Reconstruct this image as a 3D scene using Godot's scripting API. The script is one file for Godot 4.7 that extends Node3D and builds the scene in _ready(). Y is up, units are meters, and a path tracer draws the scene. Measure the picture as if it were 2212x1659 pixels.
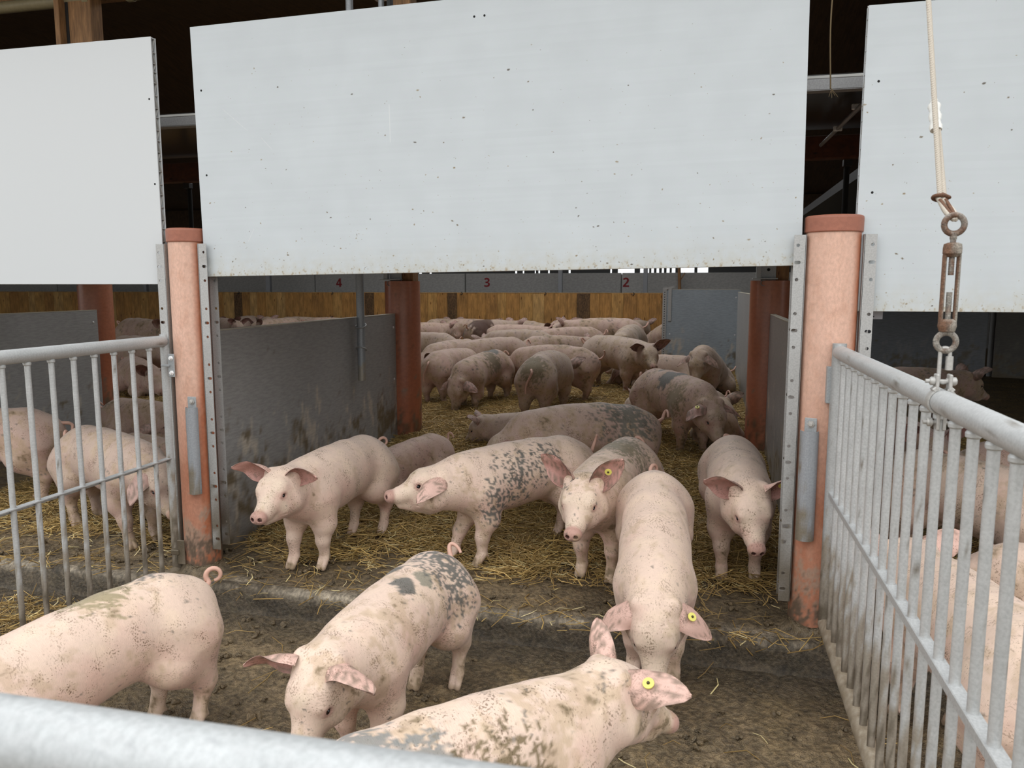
extends Node3D

var names := {}
var M := {}
var noise := FastNoiseLite.new()
var pigs := []
var made := []
var eye_ball: Mesh
var ear_tag_mesh: Mesh
var rng := RandomNumberGenerator.new()


func _ready() -> void:
	# camera: a phone held at 1.6 m above the stall floor, looking slightly left and down
	var cam := Camera3D.new()
	cam.name = "camera"
	add_child(cam)
	cam.position = Vector3(0, 1.6, 0)
	cam.rotation = Vector3(-atan(213.0 / 1665.0), deg_to_rad(13.7), 0)
	cam.fov = rad_to_deg(2.0 * atan(829.5 / 1665.0))
	cam.near = 0.05
	cam.far = 200.0
	var lens := CameraAttributesPhysical.new()
	lens.frustum_focal_length = 12.0 / (829.5 / 1665.0)
	lens.frustum_focus_distance = 4.6
	lens.exposure_aperture = 6.6
	cam.attributes = lens
	# an overcast sky is the only light outdoors
	var around := WorldEnvironment.new()
	around.name = "world_environment"
	var env := Environment.new()
	env.background_mode = Environment.BG_SKY
	var sky := Sky.new()
	var air := ProceduralSkyMaterial.new()
	air.sky_top_color = Color(0.99, 0.995, 1.0)
	air.sky_horizon_color = Color(0.7, 0.71, 0.715)
	air.sky_curve = 0.3
	air.ground_bottom_color = Color(0.36, 0.34, 0.31)
	air.ground_horizon_color = Color(0.45, 0.43, 0.4)
	air.sky_energy_multiplier = 1.0
	sky.sky_material = air
	env.sky = sky
	env.tonemap_mode = Environment.TONE_MAPPER_LINEAR
	env.tonemap_exposure = 2.55
	env.sdfgi_enabled = true
	env.ssao_enabled = true
	env.ssil_enabled = true
	around.environment = env
	add_child(around)

	rng.seed = 20240611
	noise.noise_type = FastNoiseLite.TYPE_SIMPLEX_SMOOTH
	noise.frequency = 1.0
	noise.seed = 7
	herd()
	made.resize(pigs.size())
	var job := WorkerThreadPool.add_group_task(pig_task, pigs.size())   # bodies are meshed while the barn is built
	materials()
	build_ground()
	build_barn()
	build_front()
	build_pens()
	build_gates()
	build_cable()
	build_straw()
	WorkerThreadPool.wait_for_group_task_completion(job)
	eye_ball = lathe([[0.0, 0.013], [0.0075, 0.0105], [0.012, 0.005], [0.013, 0.0], [0.012, -0.005], [0.0075, -0.0105], [0.0, -0.013]], 14)
	ear_tag_mesh = two_tone(lathe([[0.0175, 0.0035], [0.0185, 0.002], [0.0185, 0.0], [0.0, 0.0]], 24), M.tag, lathe([[0.0, 0.0036], [0.0175, 0.0035]], 24), M.tag, lathe([[0.0, 0.009], [0.0035, 0.009], [0.005, 0.0065], [0.0055, 0.003]], 14), M.tag_stud)
	for n in pigs.size():
		place_pig(n)


func two_tone(a: ArrayMesh, ma: Material, b: ArrayMesh, mb: Material, c: ArrayMesh, mc: Material) -> ArrayMesh:
	var m := ArrayMesh.new()
	var k := 0
	for q: ArrayMesh in [a, b, c]:
		m.add_surface_from_arrays(Mesh.PRIMITIVE_TRIANGLES, q.surface_get_arrays(0))
		m.surface_set_material(k, [ma, mb, mc][k])
		k += 1
	return m


# ---------------------------------------------------------------- materials

func flat(c: Color, rough := 0.7, metal := 0.0) -> StandardMaterial3D:
	var m := StandardMaterial3D.new()
	m.albedo_color = c
	m.roughness = rough
	m.metallic = metal
	return m


func tinted(rough := 0.7, metal := 0.0, tex: Texture2D = null, scale := Vector3.ONE, world := false) -> StandardMaterial3D:
	# vertex colours carry the colour, the texture the fine grain
	var m := flat(Color.WHITE, rough, metal)
	m.vertex_color_use_as_albedo = true
	if tex:
		m.albedo_texture = tex
		m.uv1_triplanar = true
		m.uv1_world_triplanar = world
		m.uv1_scale = scale
	return m


func relief(m: StandardMaterial3D, tex: Texture2D, depth: float) -> StandardMaterial3D:
	m.heightmap_enabled = true
	m.heightmap_texture = tex
	m.heightmap_scale = depth
	return m


func grey_noise(size: int, freq: float, seed_: int, octaves := 4, kind := FastNoiseLite.TYPE_SIMPLEX_SMOOTH) -> PackedByteArray:
	var n := FastNoiseLite.new()
	n.noise_type = kind
	n.frequency = freq
	n.seed = seed_
	n.fractal_octaves = octaves
	if kind == FastNoiseLite.TYPE_CELLULAR:
		n.cellular_return_type = FastNoiseLite.RETURN_DISTANCE
	var im := n.get_seamless_image(size, size)
	im.convert(Image.FORMAT_L8)
	return im.get_data()


func picture(w: int, h: int, bytes: PackedByteArray) -> ImageTexture:
	return ImageTexture.create_from_image(Image.create_from_data(w, h, false, Image.FORMAT_RGB8, bytes))


func blend3(out: PackedByteArray, at: int, c: Color) -> void:
	out[at] = clampi(int(c.r * 255.0), 0, 255)
	out[at + 1] = clampi(int(c.g * 255.0), 0, 255)
	out[at + 2] = clampi(int(c.b * 255.0), 0, 255)


func materials() -> void:
	const S := 768
	var soft := grey_noise(S, 0.006, 3, 3)
	var mid := grey_noise(S, 0.03, 5, 4)
	var fine := grey_noise(S, 0.16, 9, 3)
	var blot := grey_noise(S, 0.075, 15, 3)
	var crumbs := grey_noise(S, 0.045, 11, 2, FastNoiseLite.TYPE_CELLULAR)
	# pig skin: faint hair grain and scattered flecks of dried dung
	var skin := PackedByteArray()
	skin.resize(S * S * 3)
	var hair := PackedByteArray()
	hair.resize(S * S * 3)
	# mud and general dirt grain
	var mud := PackedByteArray()
	mud.resize(S * S * 3)
	var bump := PackedByteArray()
	bump.resize(S * S * 3)
	var grain := PackedByteArray()
	grain.resize(S * S * 3)
	for y in S:
		for x in S:
			var i := y * S + x
			var a := soft[i] / 255.0
			var b := mid[i] / 255.0
			var c := fine[i] / 255.0
			var streak := fine[(y / 5 * S + x * 2 % S) % (S * S)] / 255.0
			var k := 0.93 + 0.09 * (streak - 0.5) + 0.05 * (b - 0.5)
			var e := blot[i] / 255.0
			var fleck := clampf((e - 0.72 + 0.6 * (a - 0.55) + 0.12 * (c - 0.5)) * 11.0, 0.0, 1.0)
			var tone := Color(k, k * 0.995, k * 0.985).lerp(Color(0.43, 0.39, 0.33), fleck * 0.75)
			blend3(skin, i * 3, tone)
			var h := int(clampf(0.5 + (streak - 0.5) * 0.8, 0, 1) * 255.0)
			hair[i * 3] = h
			hair[i * 3 + 1] = h
			hair[i * 3 + 2] = h
			var m := 0.74 + 0.5 * (b - 0.5) + 0.34 * (c - 0.5) + 0.25 * (a - 0.5)
			blend3(mud, i * 3, Color(m, m * 0.98, m * 0.95))
			var r := int(clampf(0.45 * b + 0.35 * (crumbs[i] / 255.0) + 0.3 * c, 0, 1) * 255.0)
			bump[i * 3] = r
			bump[i * 3 + 1] = r
			bump[i * 3 + 2] = r
			var q := 0.95 + 0.1 * (c - 0.5) + 0.14 * (b - 0.5)
			blend3(grain, i * 3, Color(q, q, q))
	var skin_tex := picture(S, S, skin)
	var hair_tex := picture(S, S, hair)
	var mud_tex := picture(S, S, mud)
	var bump_tex := picture(S, S, bump)
	var grain_tex := picture(S, S, grain)
	var skins := []
	for k in 4:
		var m := tinted(0.58, 0.0, skin_tex, Vector3.ONE * (1.5 + 0.17 * k))
		m.uv1_offset = Vector3(0.13 * k, 0.31 * k, 0.47 * k)
		m.metallic_specular = 0.35
		relief(m, hair_tex, 0.12)
		m.rim_enabled = true
		m.rim = 0.25
		m.rim_tint = 0.5
		skins.append(m)
	M.skin = skins
	M.ear = tinted(0.6, 0.0, skin_tex, Vector3.ONE * 2.2)
	M.ear.backlight_enabled = true
	M.ear.backlight = Color(0.35, 0.16, 0.13)
	M.tail = flat(Color(0.78, 0.62, 0.55), 0.6)
	M.eye = flat(Color(0.035, 0.022, 0.015), 0.08)
	M.tag = flat(Color(0.87, 0.83, 0.42), 0.45)
	M.tag_stud = flat(Color(0.25, 0.2, 0.1), 0.5)
	M.mud = relief(tinted(0.6, 0.0, mud_tex, Vector3.ONE * 1.1, true), bump_tex, 2.0)
	M.kerb = relief(tinted(0.7, 0.0, mud_tex, Vector3.ONE * 1.7, true), bump_tex, 0.9)
	M.paint = tinted(0.5, 0.0, grain_tex, Vector3.ONE * 1.3)
	M.pvc = tinted(0.42, 0.0, grain_tex, Vector3(0.4, 2.2, 0.4))
	M.pipe = tinted(0.5, 0.0, grain_tex, Vector3(2.6, 1.4, 2.6))
	M.column = tinted(0.28, 0.0, grain_tex, Vector3.ONE * 1.0)
	M.galv = tinted(0.5, 0.35, grain_tex, Vector3.ONE * 4.0)
	M.rust = tinted(0.75, 0.2, mud_tex, Vector3.ONE * 9.0)
	M.concrete = tinted(0.85, 0.0, grain_tex, Vector3(0.5, 0.8, 0.5), true)
	M.dark = flat(Color(0.12, 0.12, 0.12), 0.5)
	M.dark_gloss = flat(Color(0.2, 0.19, 0.18), 0.22)
	M.black = flat(Color(0.02, 0.02, 0.02), 0.8)
	M.red = flat(Color(0.5, 0.06, 0.09), 0.6)
	M.white = flat(Color(0.85, 0.85, 0.83), 0.6)
	M.sign = flat(Color(0.72, 0.72, 0.75), 0.4)
	M.rope = tinted(0.7, 0.15)
	# timber: long grain with knots, several tones
	const W := 512
	var g1 := grey_noise(W, 0.012, 21, 3)
	var g2 := grey_noise(W, 0.09, 23, 3)
	var wood := PackedByteArray()
	wood.resize(W * W * 3)
	for y in W:
		for x in W:
			var bend := (g1[y * W + x] / 255.0 - 0.5) * 34.0
			var xx := posmod(int(x + bend), W)
			var v := g2[(y / 14) * W + xx] / 255.0
			var ring := 0.5 + 0.5 * sin((x + bend) * 0.21)
			var kx := (x % 171) - 80.0 + 20.0 * sin(float(x / 171) * 5.0)
			var ky := (y % 205) - 100.0 + 30.0 * sin(float(y / 205 + x / 171 * 3) * 4.0)
			var knot := clampf(1.6 - sqrt(kx * kx * 1.6 + ky * ky) / 6.0, 0.0, 1.0)
			var k := 0.79 + 0.2 * (v - 0.5) + 0.06 * (ring - 0.5) + 0.22 * (g1[y * W + x] / 255.0 - 0.5)
			blend3(wood, (y * W + x) * 3, Color(k, k * 0.97, k * 0.92).lerp(Color(0.34, 0.22, 0.12), knot * 0.75))
	var wood_tex := picture(W, W, wood)
	var tones := [Color(0.84, 0.64, 0.37), Color(0.88, 0.69, 0.41), Color(0.8, 0.6, 0.34), Color(0.85, 0.64, 0.36), Color(0.91, 0.74, 0.48)]
	M.planks = []
	for k in tones.size():
		var m := flat(tones[k], 0.7)
		m.albedo_texture = wood_tex
		m.uv1_triplanar = true
		m.uv1_world_triplanar = true
		m.uv1_scale = Vector3(1.1, 0.45, 1.1)
		m.uv1_offset = Vector3(0.37 * k, 0.21 * k, 0.11 * k)
		M.planks.append(m)
	var stained := flat(Color(0.5, 0.38, 0.25), 0.8)
	stained.albedo_texture = mud_tex
	stained.uv1_triplanar = true
	stained.uv1_world_triplanar = true
	stained.uv1_scale = Vector3(1.5, 0.6, 1.5)
	M.stained = stained
	M.timber = flat(Color(0.72, 0.55, 0.38), 0.7)
	M.timber.albedo_texture = wood_tex
	M.timber.uv1_triplanar = true
	M.timber.uv1_scale = Vector3(3.0, 0.8, 3.0)
	M.beam = flat(Color(0.4, 0.22, 0.13), 0.6)
	M.beam.albedo_texture = wood_tex
	M.beam.uv1_triplanar = true
	M.beam.uv1_scale = Vector3(0.7, 2.0, 2.0)
	M.roof = flat(Color(0.36, 0.29, 0.22), 0.8)
	M.roof.albedo_texture = wood_tex
	M.roof.uv1_triplanar = true
	M.roof.uv1_scale = Vector3(2.0, 1.0, 0.4)
	# the big hanging panels: pale grey, with specks of dung that thicken towards the lower edge
	const PW := 1536
	const PH := 672
	var pane := PackedByteArray()
	pane.resize(PW * PH * 3)
	for y in PH:
		for x in PW:
			var i := (y % S) * S + (x % S)
			var a := mid[i] / 255.0
			var band := fine[(y / 7 * 131 + x / 160) % (S * S)] / 255.0
			var v := 0.95 + 0.02 * (band - 0.5) + 0.03 * (soft[i] / 255.0 - 0.5)
			var c := Color(v * 0.985, v, v * 1.01)
			var low := clampf((float(y) / PH - 0.8) / 0.2, 0.0, 1.0)
			var e := mid[((y * 2) % S) * S + (x * 3) % S] / 255.0
			var d := clampf((e - 0.93 + 0.36 * low * low * low + 0.2 * (a - 0.5)) * 4.0, 0.0, 1.0)
			c = c.lerp(Color(0.66, 0.53, 0.36), d * 0.6 * low)
			c = c.lerp(Color(0.86, 0.8, 0.68), 0.5 * pow(low, 3.0) * a)
			blend3(pane, (y * PW + x) * 3, c)
	rng.seed = 5
	for k in 700:
		var u := rng.randf()
		var v := 1.0 - pow(rng.randf(), 1.7)
		if rng.randf() > 0.15 + 0.85 * v:
			continue
		var r := 0.6 + 2.0 * pow(rng.randf(), 4.0)
		var px := int(u * (PW - 10)) + 5
		var py := int(v * (PH - 10)) + 5
		var tone: Color = [Color(0.62, 0.52, 0.38), Color(0.7, 0.62, 0.5), Color(0.5, 0.43, 0.34), Color(0.36, 0.31, 0.26)][rng.randi() % 4]
		var lean := rng.randf_range(-1.2, 1.2)
		var wide := rng.randf_range(0.5, 1.4)
		for dy in range(-4, 5):
			for dx in range(-4, 5):
				var q := 1.0 - Vector2((dx + lean * dy * 0.5) * wide, dy).length() / r + rng.randf_range(-0.25, 0.25)
				if q > 0.0:
					var at := ((py + dy) * PW + px + dx) * 3
					blend3(pane, at, Color(pane[at] / 255.0, pane[at + 1] / 255.0, pane[at + 2] / 255.0).lerp(tone, minf(q * 2.0, 0.85)))
	# pale scratches and one white paint run
	for s: Array in [[0.36, 0.36, 0.0, 0.14, 2], [0.055, 0.33, 0.045, 0.09, 1], [0.125, 0.45, 0.02, 0.05, 1], [0.09, 0.86, 0.012, -0.05, 1]]:
		for t in 200:
			var px := int((s[0] + s[2] * t / 200.0) * PW)
			var py := int((s[1] + s[3] * t / 200.0) * PH)
			for w: int in s[4]:
				blend3(pane, (py * PW + px + w) * 3, Color(1, 1, 1) if s[4] == 2 else Color(0.99, 0.99, 0.99))
	M.pane = flat(Color(0.8, 0.812, 0.815), 0.38)
	M.pane.albedo_texture = picture(PW, PH, pane)
	M.pane_clean = tinted(0.38)
	# straw strands
	M.straw = tinted(0.6)
	M.straw.backlight_enabled = true
	M.straw.backlight = Color(0.2, 0.14, 0.05)


func ss(a: float, b: float, v: float) -> float:
	var t := clampf((v - a) / (b - a), 0.0, 1.0)
	return t * t * (3.0 - 2.0 * t)


func bed(z: float) -> float:
	return 0.19 * ss(4.7, 7.6, -z) + 0.1 * ss(8.0, 13.0, -z)


func n3(x: float, y: float, z: float) -> float:
	return noise.get_noise_3d(x, y, z)


func recolor(s: Shape, f: Callable) -> Shape:
	for i in s.V.size():
		s.C[i] = f.call(s.V[i], s.N[i])
	return s


func terrain(xs: PackedFloat32Array, zs: PackedFloat32Array, height: Callable, color: Callable) -> ArrayMesh:
	var V := PackedVector3Array()
	var N := PackedVector3Array()
	var C := PackedColorArray()
	var I := PackedInt32Array()
	for z in zs:
		for x in xs:
			V.append(Vector3(x, height.call(x, z), z))
			C.append(color.call(x, z))
	var w := xs.size()
	for j in zs.size():
		for i in w:
			var a := V[j * w + mini(i + 1, w - 1)] - V[j * w + maxi(i - 1, 0)]
			var b := V[mini(j + 1, zs.size() - 1) * w + i] - V[maxi(j - 1, 0) * w + i]
			N.append(b.cross(a).normalized())
			if i + 1 < w and j + 1 < zs.size():
				var o := j * w + i
				I.append_array(PackedInt32Array([o, o + 1, o + w + 1, o, o + w + 1, o + w]))
	return to_mesh(V, N, I, C)


func steps(list: Array) -> PackedFloat32Array:
	# [from, to, step, to, step ...] as one rising row of numbers
	var out := PackedFloat32Array()
	var at: float = list[0]
	for k in range(1, list.size(), 2):
		var n := maxi(1, int(round((list[k] - at) / list[k + 1])))
		for q in n:
			out.append(lerpf(at, list[k], float(q) / n))
		at = list[k]
	out.append(at)
	return out


func sheet(w: float, h: float, thick: float, cell: float, color: Callable, at := Transform3D()) -> ArrayMesh:
	# an upright board (x across from 0, y up from 0, front at z = 0) fine enough to carry dirt in its vertex colours
	var nx := maxi(1, int(w / cell))
	var ny := maxi(1, int(h / cell))
	var V := PackedVector3Array()
	var N := PackedVector3Array()
	var C := PackedColorArray()
	var I := PackedInt32Array()
	for side in 2:
		var o := V.size()
		for j in ny + 1:
			for i in nx + 1:
				var p := Vector3(w * i / nx, h * j / ny, -thick * side)
				V.append(at * p)
				N.append(at.basis * Vector3(0, 0, 1.0 - 2.0 * side))
				C.append(color.call(p.x, p.y, side))
				if i < nx and j < ny:
					var a := o + j * (nx + 1) + i
					var b := a + nx + 1
					I.append_array(PackedInt32Array([a, b + 1, a + 1, a, b, b + 1] if side == 0 else [a, a + 1, b + 1, a, b + 1, b]))
	var rim := [[Vector3(0, 0, 0), Vector3(w, 0, 0), Vector3.DOWN], [Vector3(w, 0, 0), Vector3(w, h, 0), Vector3.RIGHT], [Vector3(w, h, 0), Vector3(0, h, 0), Vector3.UP], [Vector3(0, h, 0), Vector3(0, 0, 0), Vector3.LEFT]]
	for r: Array in rim:
		var o := V.size()
		var back := Vector3(0, 0, -thick)
		for p: Vector3 in [r[0], r[1], r[1] + back, r[0] + back]:
			V.append(at * p)
			N.append(at.basis * r[2])
			C.append(color.call(p.x, p.y, 2))
		I.append_array(PackedInt32Array([o, o + 1, o + 2, o, o + 2, o + 3]))
	return to_mesh(V, N, I, C)

# ---------------------------------------------------------------- ground

func build_ground() -> void:
	var yard_color := func(x: float, z: float) -> Color:
		var a := n3(x * 1.1, 0, z * 1.1)
		var b := n3(x * 5.0, 3, z * 5.0)
		var c := Color(0.37, 0.28, 0.165).lerp(Color(0.2, 0.15, 0.088), clampf(0.5 + a * 1.1 + b * 0.4, 0, 1))
		c = c.lerp(Color(0.36, 0.26, 0.12), clampf(n3(x * 1.7 + 9.0, 5, z * 1.7) * 1.3 - 0.1, 0.0, 0.6))
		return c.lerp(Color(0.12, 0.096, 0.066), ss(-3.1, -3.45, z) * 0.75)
	var yard_h := func(x: float, z: float) -> float:
		return -0.15 + 0.012 * n3(x * 3.0, 0, z * 3.0) + 0.011 * n3(x * 11.0, 4, z * 11.0) - 0.016 * maxf(0.0, n3(x * 8.0, 14, z * 8.0) - 0.25) + 0.012 * maxf(0.0, n3(x * 22.0, 8, z * 22.0))
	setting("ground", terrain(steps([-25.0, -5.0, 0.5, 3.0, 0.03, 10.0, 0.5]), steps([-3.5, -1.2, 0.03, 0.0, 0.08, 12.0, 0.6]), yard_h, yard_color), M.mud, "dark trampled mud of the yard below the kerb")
	var floor_color := func(x: float, z: float) -> Color:
		var a := n3(x * 1.3, 20, z * 1.3)
		var b := n3(x * 6.0, 23, z * 6.0)
		var c := Color(0.37, 0.28, 0.165).lerp(Color(0.19, 0.145, 0.085), clampf(0.5 + a + b * 0.5, 0, 1))
		var straw := Color(0.24, 0.165, 0.065).lerp(Color(0.13, 0.09, 0.035), clampf(0.5 + b * 1.4, 0, 1))
		c = c.lerp(straw, ss(-4.2, -5.2, z + 0.35 * a))
		return c.lerp(Color(0.5, 0.43, 0.33), ss(-3.68, -3.57, z) * clampf(0.35 + b + a, 0.0, 1.0))
	var floor_h := func(x: float, z: float) -> float:
		var k := ss(-3.56, -3.75, z)
		return bed(z) + k * (0.01 * n3(x * 4.0, 30, z * 4.0) + 0.009 * n3(x * 12.0, 34, z * 12.0)) + 0.03 * ss(5.0, 7.0, -z) * n3(x * 1.7, 38, z * 1.7)
	setting("floor", terrain(steps([-25.0, -5.0, 0.25, 2.6, 0.035, 10.0, 0.4]), steps([-18.6, -12.0, 0.3, -7.0, 0.12, -3.56, 0.035]), floor_h, floor_color), M.mud, "stall floor, bare and muddy at the kerb, deep straw behind")
	# the raised edge of the stall floor
	var xs := steps([-25.0, -5.0, 0.3, 2.6, 0.02, 10.0, 0.3])
	var profile := [[-3.57, 0.0], [-3.545, -0.001], [-3.525, -0.006], [-3.512, -0.016], [-3.505, -0.03], [-3.502, -0.05], [-3.5, -0.075], [-3.498, -0.1], [-3.495, -0.125], [-3.49, -0.15], [-3.47, -0.17]]
	var V := PackedVector3Array()
	var N := PackedVector3Array()
	var C := PackedColorArray()
	var I := PackedInt32Array()
	var w := xs.size()
	for k in profile.size():
		for x in xs:
			var e := 0.010 * n3(x * 3.0, profile[k][1] * 9.0, 50) + 0.007 * n3(x * 14.0, profile[k][1] * 30.0, 54)
			var z: float = profile[k][0] + e * float(k > 0)
			var y: float = profile[k][1] + (0.006 * n3(x * 9.0, k * 0.3, 58) if k > 1 else 0.0)
			V.append(Vector3(x, y, z))
			var worn := clampf(0.55 + 1.1 * n3(x * 2.2, 60, 0) + 0.9 * n3(x * 11.0, k * 0.5, 62), 0, 1)
			var c := Color(0.19, 0.15, 0.1).lerp(Color(0.1, 0.082, 0.058), clampf(0.5 + n3(x * 6.0, y * 12.0, 66), 0, 1))
			if k < 6:
				c = c.lerp(Color(0.6, 0.53, 0.42), worn * [0.7, 0.85, 1.0, 1.0, 0.55, 0.2][k])
			C.append(c)
	for k in profile.size():
		for i in w:
			var a := V[k * w + mini(i + 1, w - 1)] - V[k * w + maxi(i - 1, 0)]
			var b := V[mini(k + 1, profile.size() - 1) * w + i] - V[maxi(k - 1, 0) * w + i]
			N.append(b.cross(a).normalized())
			if i + 1 < w and k + 1 < profile.size():
				var o := k * w + i
				I.append_array(PackedInt32Array([o, o + 1, o + w + 1, o, o + w + 1, o + w]))
	setting("kerb", to_mesh(V, N, I, C), M.kerb, "worn concrete kerb step between stall floor and yard")


# ---------------------------------------------------------------- barn shell

func build_barn() -> void:
	# roof in two slopes, open at the ridge and at a light band behind it, closed by walls at the ends
	var slab := func(x0: float, x1: float, z0: float, y0: float, z1: float, y1: float) -> void:
		var d := Vector3(0, y1 - y0, z1 - z0)
		setting("ceiling", box(Vector3((x0 + x1) * 0.5, (y0 + y1) * 0.5 + 0.06, (z0 + z1) * 0.5), Vector3(x1 - x0, 0.12, d.length()), 0.0, Basis.looking_at(d.normalized(), Vector3.UP)), M.roof, "dark boarded underside of the barn roof")
	slab.call(-25.0, 10.5, -3.25, 3.62, -7.0, 5.35)
	slab.call(-25.0, -4.6, -7.0, 5.35, -10.8, 5.6)
	slab.call(0.45, 10.5, -7.0, 5.35, -10.8, 5.6)
	slab.call(-25.0, 10.5, -10.8, 5.6, -12.6, 5.12)
	slab.call(-25.0, -7.6, -12.6, 5.12, -15.4, 4.37)
	slab.call(0.8, 10.5, -12.6, 5.12, -15.4, 4.37)
	slab.call(-25.0, 10.5, -15.4, 4.37, -19.4, 3.3)
	setting("wall_back", box(Vector3(-7.2, 3.25, -18.3), Vector3(35.0, 0.65, 0.1)), M.roof, "dark fascia closing the rear wall above its opening")
	setting("wall_left", box(Vector3(-24.8, 2.9, -11.4), Vector3(0.2, 6.4, 16.0)), M.concrete, "end wall of the barn beyond the left pen")
	setting("wall_right", box(Vector3(10.3, 2.9, -11.4), Vector3(0.2, 6.4, 16.0)), M.concrete, "end wall of the barn beyond the right pen")
	# rear wall of concrete slabs, open above it to the day
	var wall := setting("wall_back", box(Vector3(-7.2, 0.75, -18.15), Vector3(35.0, 2.2, 0.05)), M.concrete, "grey concrete slabs of the rear barn wall with red numbers")
	var joints := [-24.7, -21.2, -17.4, -13.5, -9.54, -5.55, -1.79, 2.2, 6.2, 10.2]
	for k in joints.size() - 1:
		var x0: float = joints[k]
		var x1: float = joints[k + 1]
		var tone: float = 0.42 + 0.04 * sin(k * 2.3)
		var s := Shape.new()
		s.tint = Color(tone, tone * 0.985, tone * 0.94)
		s.box(Vector3((x0 + x1) * 0.5, 0.96, -18.05), Vector3(x1 - x0 - 0.02, 1.85, 0.13), Basis(), 0.012)
		part("slab", s.mesh(), M.concrete, wall)
	for q: Array in [["4", -8.87], ["3", -5.0], ["2", -1.69], ["5", -12.3], ["1", 1.9]]:
		if absf(q[1] + 5.3) > 4.0:
			continue
		var t := TextMesh.new()
		t.text = q[0]
		var font := SystemFont.new()
		font.font_names = PackedStringArray(["Droid Sans"])
		font.font_weight = 700
		t.font = font
		t.font_size = 64
		t.pixel_size = 0.29 / 64.0
		t.depth = 0.004
		var o := part("number", t, M.red, wall)
		o.position = Vector3(q[1], 1.665, -17.98)
		o.set_meta("label", "red painted number %s" % q[0])
	# gutter, eaves timber and posts glimpsed over the panels
	var eave := thing("eaves_beam", "long pale timber at the eaves above the leftmost panel", "beam")
	part("timber", box(Vector3(-5.0, 3.42, -4.28), Vector3(8.0, 0.16, 0.08), 0.006), M.timber, eave)
	for q: Array in [[-9.0, -3.66, "dull yellow pipe run below the pale eaves timber"], [-3.4, 2.5, "dull yellow pipe run above the gap between two panels"]]:
		var gp := thing("overhead_pipe", q[2], "pipe")
		var s := Shape.new()
		s.tint = Color(0.3, 0.25, 0.14)
		s.rod(Vector3(q[0], 3.33, -4.2), Vector3(q[1], 3.33, -4.2), 0.035, 16)
		part("tube", s.mesh(), M.paint, gp)
		for e: float in [q[0] + 0.02, q[1] - 0.02]:
			var s2 := Shape.new()
			s2.tint = Color(0.33, 0.28, 0.16)
			s2.rod(Vector3(e - 0.02, 3.33, -4.2), Vector3(e + 0.02, 3.33, -4.2), 0.041, 16)
			part("sleeve", s2.mesh(), M.paint, gp)
	var tw := thing("timber_post", "paired pine post with a steel web above the leftmost panel", "post")
	part("board", box(Vector3(-3.845, 2.7, -4.17), Vector3(0.035, 1.6, 0.1), 0.003), M.timber, tw)
	part("board", box(Vector3(-3.725, 2.7, -4.22), Vector3(0.16, 1.6, 0.1), 0.003), M.timber, tw)
	part("steel_web", box(Vector3(-3.815, 2.7, -4.2), Vector3(0.02, 1.6, 0.06)), M.dark, tw)
	for q: Array in [[-1.96, 0.021, "galvanised pipe standing behind the top edge of the middle panel, thicker one"], [-1.77, 0.016, "galvanised pipe standing behind the top edge of the middle panel, thinner one"]]:
		var v := thing("upright_pipe", q[2], "pipe")
		var s := Shape.new()
		s.tint = Color(0.5, 0.52, 0.54)
		s.rod(Vector3(q[0], 2.2, -4.2), Vector3(q[0], 3.6, -4.2), q[1], 14)
		part("tube", s.mesh(), M.galv, v)
		var s2 := Shape.new()
		s2.tint = Color(0.42, 0.44, 0.46)
		s2.rod(Vector3(q[0], 2.5, -4.2), Vector3(q[0], 2.55, -4.2), q[1] + 0.006, 14)
		part("coupling", s2.mesh(), M.galv, v)
	var tp := thing("timber_post", "pine post tip showing over the middle panel beside the pipes", "post")
	part("board", box(Vector3(-1.63, 2.9, -4.2), Vector3(0.1, 1.4, 0.1), 0.004), M.timber, tp)
	part("steel_web", box(Vector3(-1.71, 2.9, -4.2), Vector3(0.02, 1.4, 0.08)), M.dark, tp)
	# steel channel, glossy low ceiling and the timber behind, seen in the gaps between panels
	var ch := thing("steel_channel", "pale steel channel crossing the gaps between the hanging panels", "channel")
	var s := Shape.new()
	s.tint = Color(0.42, 0.42, 0.42)
	s.box(Vector3(-3, 2.56, -4.1), Vector3(18, 0.05, 0.006))
	s.box(Vector3(-3, 2.587, -4.13), Vector3(18, 0.005, 0.06))
	s.box(Vector3(-3, 2.533, -4.13), Vector3(18, 0.005, 0.06))
	part("profile", s.mesh(), M.galv, ch)
	part("lip", box(Vector3(-3, 2.592, -4.1), Vector3(18, 0.012, 0.012)), M.white, ch)
	setting("ceiling", box(Vector3(-3, 2.66, -5.09), Vector3(18, 0.05, 1.78), 0.0, Basis(Vector3.RIGHT, deg_to_rad(3.6))), M.dark_gloss, "glossy dark low ceiling sheet behind the panels")
	var lb := thing("timber_beam", "dark brown beam behind the gaps between the panels", "beam")
	part("timber", box(Vector3(-3, 2.57, -6.02), Vector3(18, 0.16, 0.1), 0.006), M.beam, lb)
	for q: Array in [[-4.42, "black pipe hanging in the gap over the left orange post"], [0.99, "black pipe hanging in the gap over the right orange post"]]:
		var bp := thing("drop_pipe", q[1], "pipe")
		part("tube", rod(Vector3(q[0], 1.75, -6.1), Vector3(q[0], 2.5, -6.1), 0.02), M.black, bp)
		part("bracket", box(Vector3(q[0], 2.47, -6.08), Vector3(0.06, 0.05, 0.06), 0.004), M.dark, bp)
	var cd := thing("conduit", "thin grey conduit under the low ceiling in the right gap", "pipe")
	var s4 := Shape.new()
	s4.tint = Color(0.32, 0.32, 0.33)
	s4.rod(Vector3(0.78, 2.52, -4.2), Vector3(0.78, 2.57, -5.9), 0.012, 10)
	part("tube", s4.mesh(), M.galv, cd)
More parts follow.
